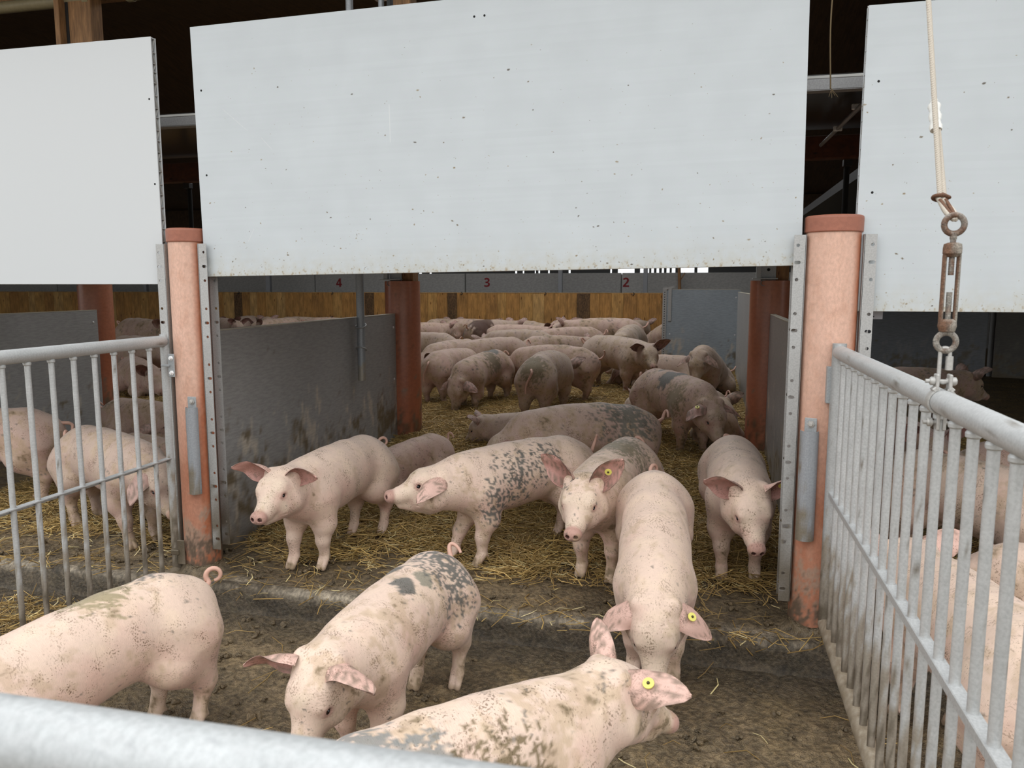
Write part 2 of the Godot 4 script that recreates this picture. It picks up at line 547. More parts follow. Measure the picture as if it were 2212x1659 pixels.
	for z: float in [-4.6, -5.2]:
		part("clip", box(Vector3(0.78, 2.55, z), Vector3(0.05, 0.03, 0.02), 0.003), M.galv, cd)
	var cord := PackedVector3Array()
	for k in 30:
		var t := k / 29.0
		cord.append(Vector3(0.54 + 0.008 * sin(t * 7.0), lerpf(3.4, 2.49, t), -3.9))
	var co := thing("twine", "thin frayed twine dangling in the right gap", "string")
	part("strand", tube(cord, PackedFloat32Array([0.0035]), 6), flat(Color(0.5, 0.43, 0.32), 0.9), co)
	var fr := Shape.new()
	for k in 4:
		fr.rod(Vector3(0.55, 2.49, -3.9), Vector3(0.54 + 0.012 * k, 2.455 - 0.006 * (k % 2), -3.9 + 0.006 * k), 0.0013, 5)
	part("frayed_end", fr.mesh(), flat(Color(0.5, 0.43, 0.32), 0.9), co)
	# timber barrier of upright boards across the back of the straw pen
	var bar := thing("timber_barrier", "long barrier of upright pine boards along the back of the straw pen", "barrier")
	rng.seed = 31
	var x := -21.8
	var k := 0
	while x < 0.9:
		var w := rng.randf_range(0.2, 0.3)
		var dark := absf(x + w * 0.5 + 5.5) < 0.14 or absf(x + w * 0.5 + 2.38) < 0.14 or absf(x + w * 0.5 + 7.5) < 0.13 or absf(x + w * 0.5 + 10.95) < 0.13
		var m: Material = M.stained if dark else M.planks[rng.randi() % M.planks.size()]
		part("plank", box(Vector3(x + w * 0.5, 0.72, -16.6 + rng.randf_range(-0.004, 0.004)), Vector3(w - 0.003, 1.42 + rng.randf_range(-0.004, 0.004), 0.05), 0.004), m, bar)
		x += w
		k += 1
	part("top_edge", box(Vector3(-10.4, 1.437, -16.6), Vector3(22.8, 0.012, 0.058), 0.002), M.planks[4], bar)
	for bx: float in [-10.8, -8.35, -5.2, -3.3, -1.4]:
		var b := part("hook", tube(PackedVector3Array([Vector3(bx, 1.45, -16.57), Vector3(bx + 0.03, 1.42, -16.55), Vector3(bx, 1.39, -16.55), Vector3(bx - 0.02, 1.41, -16.56)]), PackedFloat32Array([0.008]), 8), M.dark, bar)
		b.set_meta("label", "dark steel hook")
	# steel uprights standing between the barrier and the rear wall
	for q: Array in [[-10.45, 0.11, "galvanised post leaning behind the barrier near the number four"], [-3.1, 0.08, "galvanised post behind the barrier between the numbers three and two"], [-1.2, 0.08, "galvanised post behind the barrier beside the number two"], [-14.0, 0.08, "galvanised post behind the barrier beyond the left pen"]]:
		var st := thing("steel_post", q[2], "post")
		var sh := Shape.new()
		sh.tint = Color(0.3, 0.31, 0.33)
		sh.box(Vector3(q[0], 1.4, -17.3), Vector3(q[1], 2.9, 0.012))
		sh.box(Vector3(q[0] - q[1] * 0.5, 1.4, -17.34), Vector3(0.012, 2.9, 0.08))
		sh.box(Vector3(q[0] + q[1] * 0.5, 1.4, -17.34), Vector3(0.012, 2.9, 0.08))
		part("profile", sh.mesh(), M.galv, st)
		part("foot_plate", box(Vector3(q[0], 0.3, -17.32), Vector3(0.2, 0.02, 0.2), 0.003), M.galv, st)
	var wp := thing("wooden_pole", "thin brown wooden pole leaning before the rear wall", "pole")
	part("shaft", tube(PackedVector3Array([Vector3(-0.4, 0.3, -17.4), Vector3(-0.5, 2.1, -17.75)]), PackedFloat32Array([0.04, 0.035]), 10), M.timber, wp)
	var br := Shape.new()
	br.rod(Vector3(-0.47, 1.7, -17.68), Vector3(-0.36, 1.88, -17.7), 0.012, 8)
	part("twig", br.mesh(), M.timber, wp)
	# boarding behind the rear wall: daylight only gets in through its gaps
	var rb := thing("rear_boarding", "dark boarding above the rear wall with daylight in its gaps", "boarding")
	for q: Array in [[-24.70, -6.92], [-6.84, -6.64], [-6.58, -4.43], [-4.38, -4.24], [-4.20, -3.94], [-3.91, -3.85], [-3.81, -3.61], [-3.57, -3.11], [-3.06, -2.11], [-2.07, -1.93], [-1.54, -1.41], [-1.32, -1.27], [-1.20, -1.15], [-1.09, -1.03], [-0.97, -0.91], [-0.86, -0.80], [-0.73, -0.68], [-0.60, -0.48], [-0.17, -0.10], [0.14, 10.30]]:
		part("board", box(Vector3((q[0] + q[1]) * 0.5, 2.42, -18.5), Vector3(q[1] - q[0], 1.2, 0.04), 0.004), M.dark, rb)
	# inner columns: timber cores sleeved in orange drain pipe
	for q: Array in [[-2.75, "orange sleeved column at the end of the long grey partition"], [-6.2, "orange sleeved column inside the left pen"], [0.57, "orange sleeved column splashed with dung on the right of the straw pen"], [4.0, "orange sleeved column inside the right pen"]]:
		var col := thing("column", q[1], "column", Vector3(q[0], 0, -6.9))
		var s5 := Shape.new()
		var pr := []
		for h in 56:
			pr.append([0.166, 1.64 - h * 0.03])
		s5.lathe([[0.155, 1.64]] + pr, 40)
		var cx: float = q[0]
		recolor(s5, func(v: Vector3, n: Vector3) -> Color:
			var c := Color(0.47, 0.16, 0.085).lerp(Color(0.52, 0.21, 0.125), clampf(n3(v.x * 5.0 + cx, v.y * 1.5, v.z * 5.0) + 0.2 + 0.5 * ss(1.1, 1.6, v.y), 0, 1))
			var d := n3(v.x * 12.0 + cx * 3.0, v.y * 5.0, v.z * 12.0) + 0.6 * n3(v.x * 30.0, v.y * 16.0, v.z * 30.0 + cx)
			c = c.lerp(Color(0.4, 0.33, 0.25), clampf((d - 0.95 + 0.7 * ss(1.1, 0.5, v.y)) * 3.0, 0, 0.8))
			return c.lerp(Color(0.13, 0.085, 0.05), clampf((d - 0.5 + 0.8 * ss(0.8, 0.15, v.y)) * 2.0, 0, 0.75)))
		part("sleeve", s5.mesh(), M.column, col)
		part("timber_core", box(Vector3(0.05, 1.9, 0.0), Vector3(0.17, 1.5, 0.14), 0.006), M.timber, col)
		var s6 := Shape.new()
		s6.tint = Color(0.45, 0.47, 0.48)
		s6.box(Vector3(-0.03, 1.72, 0.085), Vector3(0.12, 0.16, 0.012), Basis(), 0.002)
		s6.box(Vector3(-0.06, 1.655, 0.12), Vector3(0.2, 0.01, 0.08), Basis(), 0.002)
		s6.box(Vector3(-0.11, 1.74, 0.12), Vector3(0.04, 0.17, 0.05), Basis(), 0.004)
		part("bracket", s6.mesh(), M.galv, col)
		var s7 := Shape.new()
		s7.tint = Color(0.35, 0.35, 0.35)
		s7.ring(Vector3(-0.07, 1.62, 0.15), Vector3(0, 0, 1), 0.022, 0.004)
		part("ring_bolt", s7.mesh(), M.galv, col)
		part("bolt", lathe([[0, 0.008], [0.012, 0.007], [0.014, 0.0]], 6), M.black, col).transform = Transform3D(Basis(Vector3.RIGHT, PI / 2), Vector3(-0.03, 1.73, 0.092))


# ---------------------------------------------------------------- front row of posts and hanging panels

func build_front() -> void:
	var post := func(px: float, r: float, label: String) -> void:
		var p := thing("post", label, "post", Vector3(px, 0, -3.7))
		var s := Shape.new()
		var pr := []
		for h in 166:
			pr.append([r, 1.83 - h * 0.012])
		s.lathe(pr, 72)
		recolor(s, func(v: Vector3, n: Vector3) -> Color:
			var a := n3(v.x * 3.0 + px, v.y * 2.0, v.z * 3.0)
			var b := n3(v.x * 16.0 + px, v.y * 9.0, v.z * 16.0)
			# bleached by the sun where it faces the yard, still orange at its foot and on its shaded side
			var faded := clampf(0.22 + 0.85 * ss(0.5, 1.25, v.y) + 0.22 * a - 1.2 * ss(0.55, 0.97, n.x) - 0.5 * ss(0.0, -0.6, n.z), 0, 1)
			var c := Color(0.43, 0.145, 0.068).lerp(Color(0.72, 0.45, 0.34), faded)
			c = c.lerp(Color(0.56, 0.3, 0.2), clampf(b * 0.9, 0, 0.4))
			var d := 0.8 * n3(v.x * 9.0, v.y * 6.0 + px, v.z * 9.0) + 0.7 * n3(v.x * 34.0, v.y * 20.0, v.z * 34.0) + 0.4 * n3(v.x * 80.0, v.y * 60.0, v.z * 80.0)
			c = c.lerp(Color(0.36, 0.3, 0.23), clampf((d - 0.95 + 1.2 * ss(0.75, 0.15, v.y)) * 2.0, 0, 0.6))
			return c.lerp(Color(0.085, 0.063, 0.042), clampf((d - 1.05 + 1.5 * ss(0.5, 0.0, v.y)) * 2.0, 0, 0.8)))
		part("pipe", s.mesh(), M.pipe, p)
		var c2 := Shape.new()
		c2.tint = Color(0.36, 0.13, 0.08)
		c2.lathe([[0.0, 1.902], [r + 0.0, 1.902], [r + 0.006, 1.898], [r + 0.0075, 1.89], [r + 0.0075, 1.834], [r + 0.005, 1.83], [r, 1.83]], 48)
		part("cap", c2.mesh(), M.paint, p)
		var f := Shape.new()
		var rims := []
		for h in 9:
			rims.append([r + 0.0005 + 0.045 * pow(h / 8.0, 2.4), 0.05 - 0.06 * h / 8.0])
		f.lathe(rims, 64)
		for i in f.V.size():
			var v := f.V[i]
			var k := n3(v.x * 22.0 + px, v.y * 22.0, v.z * 22.0) * 0.5 + 0.5
			f.V[i] += Vector3(v.x, 0, v.z).normalized() * 0.012 * k * ss(0.06, 0.02, v.y) + Vector3(0, 0.022 * (n3(v.x * 9.0 + px, 3, v.z * 9.0)), 0)
			f.C[i] = Color(0.19, 0.145, 0.085).lerp(Color(0.33, 0.26, 0.17), k)
		part("mud_collar", f.mesh(), M.mud, p)
		# galvanised guide strips with their rows of holes, one before and one behind the panel on each side
		for side: float in [-1.0, 1.0]:
			for depth in 2:
				var holes := []
				var y := 0.06
				var row := 0
				while y < 1.64:
					holes.append([0.008 * side, y, 0.006 if row % 3 == 0 else 0.0, 0.0075])
					y += [0.075, 0.15, 0.075][row % 3]
					row += 1
				var st := Shape.new()
				st.plate(0.05, 1.68, 0.004, holes, Transform3D(Basis(), Vector3(side * (r + 0.029), 0.14, 0.06 - 0.085 * depth)))
				# folded lip against the pipe
				st.box(Vector3(side * (r + 0.004), 0.98, 0.04 - 0.085 * depth), Vector3(0.004, 1.68, 0.04))
				recolor(st, func(v: Vector3, n: Vector3) -> Color:
					var d := n3(v.x * 20.0 + px, v.y * 9.0, 5.0)
					var g0 := Color(0.47, 0.47, 0.455)
					return g0.lerp(Color(0.17, 0.135, 0.095), clampf((d + 1.2 * ss(1.0, 0.1, v.y) - 0.55) * 1.6, 0, 0.85)))
				part("guide_strip", st.mesh(), M.galv, p)
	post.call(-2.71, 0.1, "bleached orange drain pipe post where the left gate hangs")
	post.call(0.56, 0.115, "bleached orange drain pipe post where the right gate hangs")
	# half-round steel guards bolted to the posts
	for q: Array in [[-2.665, 0.945, 0.48, 0.035, -3.603, "half-round steel guard bolted to the left orange post", 0.0], [0.487, 0.96, 0.5, 0.04, -3.59, "half-round steel guard bolted to the right orange post", -20.0]]:
		var gd := thing("rubbing_guard", q[5], "guard", Vector3(q[0], 0, q[4]), deg_to_rad(q[6]))
		var s := Shape.new()
		var r: float = q[3]
		var y1: float = q[1]
		var y0: float = y1 - q[2]
		for k in 14:
			var a := PI * k / 14.0
			var b := PI * (k + 1) / 14.0
			for layer in 2:
				var rr := r - 0.003 * layer
				var p0 := Vector3(cos(a) * rr, y0, sin(a) * rr)
				var p1 := Vector3(cos(b) * rr, y0, sin(b) * rr)
				var up := Vector3(0, q[2], 0)
				for m in 12:
					var u0 := up * (m / 12.0)
					var u1 := up * ((m + 1) / 12.0)
					if layer == 0:
						s.quad(p1 + u0, p0 + u0, p0 + u1, p1 + u1)
					else:
						s.quad(p0 + u0, p1 + u0, p1 + u1, p0 + u1)
			for e: float in [y0, y1]:
				var i0 := Vector3(cos(a) * (r - 0.003), e, sin(a) * (r - 0.003))
				var i1 := Vector3(cos(b) * (r - 0.003), e, sin(b) * (r - 0.003))
				var o0 := Vector3(cos(a) * r, e, sin(a) * r)
				var o1 := Vector3(cos(b) * r, e, sin(b) * r)
				if e == y1:
					s.quad(i0, i1, o1, o0)
				else:
					s.quad(i1, i0, o0, o1)
		recolor(s, func(v: Vector3, n: Vector3) -> Color:
			var d := n3(v.x * 20.0, v.y * 12.0, v.z * 20.0)
			return Color(0.36, 0.38, 0.4).lerp(Color(0.22, 0.17, 0.1), clampf((d + 1.0 * ss(0.8, 0.45, v.y) - 0.35 - n.x * 0.5) * 1.6, 0, 0.8)))
		part("shell", s.mesh(), M.galv, gd)
		var tb := Shape.new()
		tb.tint = Color(0.42, 0.44, 0.45)
		tb.box(Vector3(0.004, y1 + 0.02, 0.004), Vector3(0.052, 0.075, 0.005), Basis(), 0.002)
		part("tab", tb.mesh(), M.galv, gd)
		var bo := Shape.new()
		bo.tint = Color(0.5, 0.48, 0.45)
		bo.lathe([[0, 0.014], [0.008, 0.0135], [0.0105, 0.011], [0.0105, 0.004], [0.016, 0.004], [0.017, 0.0]], 6, Transform3D(Basis(Vector3.RIGHT, PI / 2), Vector3(0.006, y1 + 0.03, 0.008)))
		part("bolt", bo.mesh(), M.galv, gd)
	# hanging panels of hollow plastic board
	for q: Array in [[-9.0, -2.845, 1.606, 2.895, "pale grey hanging panel with open hollow edge, leftmost", 0, 0.0], [-2.6, 0.42, 1.667, 2.945, "wide pale grey hanging panel over the middle opening", 1, 0.8], [0.648, 6.0, 1.487, 2.767, "pale grey hanging panel behind the wire rope", 2, 0.0]]:
		var x0: float = q[0]
		var x1: float = q[1]
		var h: float = q[3] - q[2]
		var pn := thing("hanging_panel", q[4], "panel", Vector3((x0 + x1) * 0.5, q[2] + h * 0.5, -3.67))
		pn.rotation.z = deg_to_rad(q[6])
		var w := x1 - x0
		for layer in 2:
			var s := Shape.new()
			var z := -0.0035 - 0.033 * layer
			s.tint = Color(0.575, 0.595, 0.6)
			s.box(Vector3(0, 0, z), Vector3(w, h, 0.007), Basis(), 0.0015)
			if q[5] != 0:
				for i in s.V.size():
					s.U[i] = Vector2(s.V[i].x / w + 0.5, 0.5 - s.V[i].y / h) if q[5] == 1 else Vector2(s.V[i].x / 3.0 + 1.3, 0.5 - s.V[i].y / h)
			part("skin", s.mesh(), M.pane if q[5] != 0 else M.pane_clean, pn)
		for e: float in [-1.0, 1.0]:
			var rail := Shape.new()
			rail.tint = Color(0.575, 0.595, 0.6)
			rail.box(Vector3(0, e * (h * 0.5 - 0.004), -0.02), Vector3(w - 0.004, 0.006, 0.028))
			part("edge_rail", rail.mesh(), M.pane_clean, pn)
		# the webs of the hollow core, visible at the cut ends
		rng.seed = 60 + q[5]
		var y := -h * 0.5 + 0.012
		var flip := false
		while y < h * 0.5 - 0.03:
			var dy := rng.randf_range(0.042, 0.07)
			for e: float in [-1.0, 1.0]:
				var web := Shape.new()
				web.tint = Color(0.5, 0.49, 0.46)
				web.box(Vector3(e * (w * 0.5 - 0.06), y, -0.02), Vector3(0.118, 0.0028, 0.027))
				web.box(Vector3(e * (w * 0.5 - 0.06), y + dy * 0.5, -0.02), Vector3(0.118, 0.0024, sqrt(dy * dy + 0.026 * 0.026) - 0.004), Basis(Vector3.RIGHT, atan2(dy, 0.026) * (1.0 if flip else -1.0)))
				part("web", web.mesh(), M.pane_clean, pn)
			flip = not flip
			y += dy
		var spots := [[-w * 0.5 + 0.055, 0.33], [-w * 0.5 + 0.055, -0.13], [w * 0.5 - 0.03, 0.33], [w * 0.5 - 0.025, -0.11]]
		if q[5] == 1:
			spots = [[-w * 0.5 + 0.045, 0.32], [-w * 0.5 + 0.047, -0.11], [0.02, 0.55], [0.07, 0.55], [0.05, 0.66]]
		for sp: Array in spots:
			part("screw_hole", lathe([[0.0, 0.0012], [0.004, 0.0012], [0.0055, 0.0]], 10), M.black, pn).transform = Transform3D(Basis(Vector3.RIGHT, PI / 2), Vector3(sp[0], sp[1], 0.0002))
	# small notice half hidden by the right panel
	var sg := thing("sign", "small pale notice mostly hidden behind the right panel", "sign", Vector3(0.757, 1.508, -3.79))
	part("plate", box(Vector3(-0.01, 0, 0), Vector3(0.105, 0.12, 0.003), 0.001), M.sign, sg)
	var t := TextMesh.new()
	t.text = "HE"
	t.font_size = 48
	t.pixel_size = 0.03 / 48.0
	t.depth = 0.001
	part("lettering", t, M.black, sg).position = Vector3(-0.005, -0.012, 0.002)
	part("screw", lathe([[0, 0.002], [0.002, 0.0015], [0.0025, 0]], 8), M.black, sg).transform = Transform3D(Basis(Vector3.RIGHT, PI / 2), Vector3(0.005, -0.048, 0.002))


# ---------------------------------------------------------------- partitions

func dirty_board(at: Transform3D, w: float, h: float, label: String, seed_at: float, smear: float, base := Color(0.36, 0.355, 0.345), pale := 1.0) -> Node3D:
	var p := thing("pen_partition", label, "partition")
	p.transform = at
	var color := func(x: float, y: float, side: int) -> Color:
		if side == 2:
			return Color(0.5, 0.48, 0.43)
		var c := base * (1.0 + 0.1 * n3(x * 1.5, y * 1.5, seed_at))
		# pale dried smears that run downwards, then brown blots, both thicker towards the floor
		var d := n3(x * 7.0, y * 2.4, seed_at + 3.0) + 0.6 * n3(x * 24.0, y * 7.0, seed_at + 5.0)
		c = c.lerp(Color(0.64, 0.56, 0.45), pale * clampf((d - 0.7 + smear * 0.8 * ss(1.05, 0.6, y)) * 2.4, 0, 0.72))
		d = n3(x * 3.0 + 7.0, y * 3.4, seed_at + 9.0) + 0.65 * n3(x * 12.0, y * 9.0, seed_at + 11.0) + 0.3 * n3(x * 34.0, y * 26.0, seed_at + 13.0)
		c = c.lerp(Color(0.16, 0.118, 0.062), clampf((d - 0.72 + smear * 1.15 * ss(1.0, 0.25, y)) * 2.2, 0, 0.88))
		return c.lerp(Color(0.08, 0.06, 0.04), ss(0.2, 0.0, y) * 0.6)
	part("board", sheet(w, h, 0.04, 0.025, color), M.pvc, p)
	part("top_edge", box(Vector3(w * 0.5, h + 0.003, -0.02), Vector3(w, 0.006, 0.044), 0.001), flat(Color(0.72, 0.69, 0.62), 0.5), p)
	for y: float in [h - 0.12, h * 0.55]:
		for x: float in [0.06, w - 0.06]:
			part("bolt", lathe([[0, 0.008], [0.007, 0.007], [0.012, 0.002], [0.012, 0.0]], 8), M.galv, p).transform = Transform3D(Basis(Vector3.RIGHT, PI / 2), Vector3(x, y, 0.0))
	return p


func build_pens() -> void:
	var along := Basis(Vector3(0, 0, -1), Vector3.UP, Vector3(1, 0, 0))   # x runs away from the yard, the front faces +x
	dirty_board(Transform3D(along, Vector3(-2.76, 0.0, -3.86)), 2.88, 1.335, "long grey partition behind the left orange post, smeared with dung", 1.0, 0.75)
	dirty_board(Transform3D(along, Vector3(-6.05, 0.0, -3.86)), 2.88, 1.345, "grey partition inside the left pen before its column", 21.0, 0.35)
	dirty_board(Transform3D(along, Vector3(0.6, 0.0, -3.86)), 2.86, 1.36, "grey partition seen nearly edge on behind the right orange post", 41.0, 0.6, Color(0.3, 0.285, 0.27))
	dirty_board(Transform3D(along, Vector3(0.56, 0.0, -7.05)), 4.7, 1.5, "grey partition running back from the dung splashed column", 51.0, 0.5)
	var gp := dirty_board(Transform3D(Basis(), Vector3(-0.52, 0.0, -12.3)), 1.1, 1.535, "blue grey cross panel with a perforated steel edge deep in the pen", 61.0, 0.85, Color(0.36, 0.41, 0.45))
	var holes := []
	for k in 40:
		holes.append([0.0, 0.05 + k * 0.037, 0.0, 0.008])
	var s := Shape.new()
	s.tint = Color(0.5, 0.5, 0.49)
	s.plate(0.06, 1.57, 0.004, holes, Transform3D(Basis(), Vector3(-0.03, 0, 0.012)))
	s.box(Vector3(0.05, 1.3, 0.012), Vector3(0.05, 0.5, 0.006))
	s.box(Vector3(0.03, 1.56, 0.006), Vector3(0.18, 0.03, 0.02), Basis(Vector3.BACK, 0.25))
	part("perforated_edge", s.mesh(), M.galv, gp)
	var backing := part("edge_backing", box(Vector3(-0.03, 0.78, -0.03), Vector3(0.05, 1.55, 0.01)), M.black, gp)
	backing.set_meta("label", "dark inside of the edge profile")
	# galvanised feed pipe clipped to the long partition
	var fp := thing("feed_pipe", "galvanised pipe clipped upright on the long grey partition", "pipe", Vector3(-2.71, 0, -5.87))
	var t := Shape.new()
	var pr := []
	for k in 60:
		pr.append([0.033, 2.4 - k * 0.0268])
	t.lathe(pr, 20)
	recolor(t, func(v: Vector3, n: Vector3) -> Color:
		return Color(0.36, 0.385, 0.41).lerp(Color(0.4, 0.36, 0.29), clampf((n3(v.x * 30.0, v.y * 14.0, v.z * 30.0) + 1.4 * ss(1.05, 0.9, v.y) - 0.9) * 4.0, 0, 0.9)))
	part("tube", t.mesh(), M.galv, fp)
	for q: Array in [[1.27, 0.5], [1.08, -0.5]]:
		var c := Shape.new()
		c.tint = Color(0.4, 0.4, 0.39)
		c.ring(Vector3(0, q[0], 0), Vector3(0, 1, q[1]).normalized(), 0.042, 0.006, 0, TAU, 28)
		part("wire_loop", c.mesh(), M.galv, fp)
	# right pen: low roof and dung stained rear wall, in deep shade
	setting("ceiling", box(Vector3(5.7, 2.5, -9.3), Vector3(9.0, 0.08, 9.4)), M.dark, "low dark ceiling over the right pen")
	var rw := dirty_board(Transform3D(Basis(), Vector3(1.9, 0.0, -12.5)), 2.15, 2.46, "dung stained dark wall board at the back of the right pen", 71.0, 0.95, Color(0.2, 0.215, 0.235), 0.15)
	var pf := Shape.new()
	pf.tint = Color(0.25, 0.25, 0.25)
	pf.box(Vector3(2.2, 1.2, 0.03), Vector3(0.07, 2.4, 0.012))
	pf.box(Vector3(2.235, 1.2, 0.0), Vector3(0.012, 2.4, 0.06))
	part("edge_profile", pf.mesh(), M.galv, rw)
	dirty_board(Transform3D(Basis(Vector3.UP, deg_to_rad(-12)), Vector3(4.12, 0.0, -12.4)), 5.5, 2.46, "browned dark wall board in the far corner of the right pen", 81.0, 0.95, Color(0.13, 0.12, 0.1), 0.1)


# ---------------------------------------------------------------- gates and rail

func soiled(s: Shape, base: Color, low: float, seed_at: float) -> Shape:
	return recolor(s, func(v: Vector3, n: Vector3) -> Color:
		var d := n3(v.x * 26.0 + seed_at, v.y * 10.0, v.z * 26.0) + 0.5 * n3(v.x * 60.0, v.y * 40.0, v.z * 60.0 + seed_at)
		var c := base * (0.94 + 0.12 * n3(v.x * 12.0, v.y * 12.0, v.z * 12.0 + seed_at))
		c = c.lerp(Color(0.3, 0.24, 0.165), clampf((d - 0.45 + 1.5 * ss(low, low - 0.75, v.y)) * 1.5, 0, 0.75))
		return c.lerp(Color(0.11, 0.085, 0.055), clampf((d - 0.45 + 1.0 * ss(low - 0.3, low - 0.85, v.y)) * 2.0, 0, 0.7)))


func long_tube(a: Vector3, b: Vector3, r: float, cell := 0.03, sides := 20) -> Shape:
	var s := Shape.new()
	var n := maxi(2, int(a.distance_to(b) / cell))
	var pts := PackedVector3Array()
	for k in n + 1:
		pts.append(a.lerp(b, float(k) / n))
	s.tube(pts, PackedFloat32Array([r]), sides)
	return s


func build_gate(x: float, z_post: float, bars: PackedFloat32Array, z_end: float, label: String, seed_at: float, y0: float, k: float) -> Node3D:
	var top := 1.6 - 0.302 * k
	var mid := 1.6 - 0.955 * k
	var gt := thing("gate", label, "gate", Vector3(x, 0, 0))
	var steel := Color(0.58, 0.59, 0.585)
	part("top_rail", soiled(long_tube(Vector3(0, top, z_post + 0.02), Vector3(0, top, z_end), 0.0315 * k, 0.05, 28), steel, -9.0, seed_at).mesh(), M.galv, gt)
	part("end_post", soiled(long_tube(Vector3(0, y0, z_post), Vector3(0, top + 0.037, z_post), 0.029, 0.025, 24), steel * 0.85, 0.85, seed_at + 2.0).mesh(), M.galv, gt)
	part("bottom_rail", soiled(long_tube(Vector3(0, y0, z_post), Vector3(0, y0 - 0.05, z_end), 0.031, 0.02, 20), Color(0.52, 0.45, 0.35), 0.5, seed_at + 4.0).mesh(), M.galv, gt)
	for n in bars.size():
		part("bar", soiled(long_tube(Vector3(0, y0, bars[n]), Vector3(0, top - 0.023, bars[n]), 0.0125, 0.03, 12), steel, 0.78, seed_at + n * 3.0).mesh(), M.galv, gt)
	var weld := Shape.new()
	weld.tint = steel
	for z in bars:
		weld.lathe([[0.0135, 0.018], [0.017, 0.012], [0.0165, 0.004], [0.0125, 0.0]], 12, Transform3D(Basis(), Vector3(0, top - 0.046, z)))
	var wd := part("weld_seams", weld.mesh(), M.galv, gt)
	wd.set_meta("kind", "stuff")
	var flatbar := Shape.new()
	flatbar.tint = steel * 0.9
	flatbar.box(Vector3(0, mid, (z_post + z_end) * 0.5), Vector3(0.034, 0.008, absf(z_end - z_post)), Basis(), 0.002)
	flatbar.box(Vector3(-0.015, mid - 0.009, (z_post + z_end) * 0.5), Vector3(0.005, 0.024, absf(z_end - z_post)), Basis(), 0.001)
	part("flat_bar", flatbar.mesh(), M.galv, gt)
	part("end_post", soiled(long_tube(Vector3(0, y0 - 0.1, z_end), Vector3(0, top + 0.037, z_end), 0.029, 0.05, 20), steel, 0.5, seed_at + 1.0).mesh(), M.galv, gt)
	return gt


func build_gates() -> void:
	var bars := PackedFloat32Array()
	for k in 20:
		bars.append(-3.523 + 0.1285 * k)
	var lg := build_gate(-2.85, -3.655, bars, -1.05, "galvanised bar gate hinged on the left orange post", 3.0, -0.01, 1.0)
	var bk := Shape.new()
	bk.tint = Color(0.4, 0.42, 0.43)
	bk.box(Vector3(0.075, 1.17, 0.058 - 3.655), Vector3(0.04, 0.125, 0.006), Basis(), 0.002)
	bk.box(Vector3(0.045, 1.17, 0.06 - 3.655), Vector3(0.05, 0.012, 0.03), Basis(), 0.002)
	var hb := part("hinge_bracket", bk.mesh(), M.galv, lg)
	for y: float in [1.13, 1.21]:
		part("bolt", lathe([[0, 0.014], [0.008, 0.013], [0.009, 0.003], [0.013, 0.003], [0.014, 0.0]], 6), M.galv, hb).transform = Transform3D(Basis(Vector3.RIGHT, PI / 2), Vector3(0.078, y, 0.062 - 3.655))
	var lowb := Shape.new()
	lowb.tint = Color(0.12, 0.095, 0.065)
	lowb.box(Vector3(0.07, 0.12, 0.055 - 3.655), Vector3(0.045, 0.14, 0.01), Basis(), 0.003)
	lowb.box(Vector3(0.035, 0.12, 0.05 - 3.655), Vector3(0.05, 0.03, 0.04), Basis(), 0.004)
	part("lower_hinge", soiled(lowb, Color(0.3, 0.28, 0.25), 0.9, 9.0).mesh(), M.galv, lg)
	bars = PackedFloat32Array()
	for k in 21:
		bars.append((-3.63 + 0.1292 * k) * 0.945)
	var rg := build_gate(0.586, -3.553, bars, -0.95, "galvanised bar gate hung from the wire rope on the right", 7.0, 0.088, 0.945)
	var rb := Shape.new()
	rb.tint = Color(0.4, 0.42, 0.43)
	rb.box(Vector3(-0.034, 1.17, 0.0 - 3.575), Vector3(0.02, 0.16, 0.05), Basis(), 0.002)
	part("hinge_bracket", rb.mesh(), M.galv, rg)
	# rail right in front of the camera
	var fr := thing("front_rail", "blurred galvanised top rail closest to the camera", "rail")
	var s := long_tube(Vector3(-3.2, 1.167, -0.525), Vector3(0.58, 1.167, -0.572), 0.0395, 0.012, 48)
	recolor(s, func(v: Vector3, n: Vector3) -> Color:
		var d := n3(v.x * 13.0, v.y * 34.0, v.z * 34.0) + 0.35 * n3(v.x * 45.0, v.y * 60.0, v.z * 60.0)
		var c := Color(0.47, 0.485, 0.485) * (0.96 + 0.12 * n3(v.x * 8.0, v.y * 14.0, v.z * 14.0))
		return c.lerp(Color(0.2, 0.21, 0.22), clampf((d - 0.48) * 3.5, 0, 0.7)))
	part("tube", s.mesh(), M.galv, fr)
	for x: float in [-2.6, -1.4, 0.4]:
		part("bar", soiled(long_tube(Vector3(x, -0.1, -0.557), Vector3(x, 1.15, -0.557), 0.0125, 0.05, 12), Color(0.56, 0.58, 0.59), 0.5, x).mesh(), M.galv, fr)


# ---------------------------------------------------------------- wire rope, turnbuckle and clamp

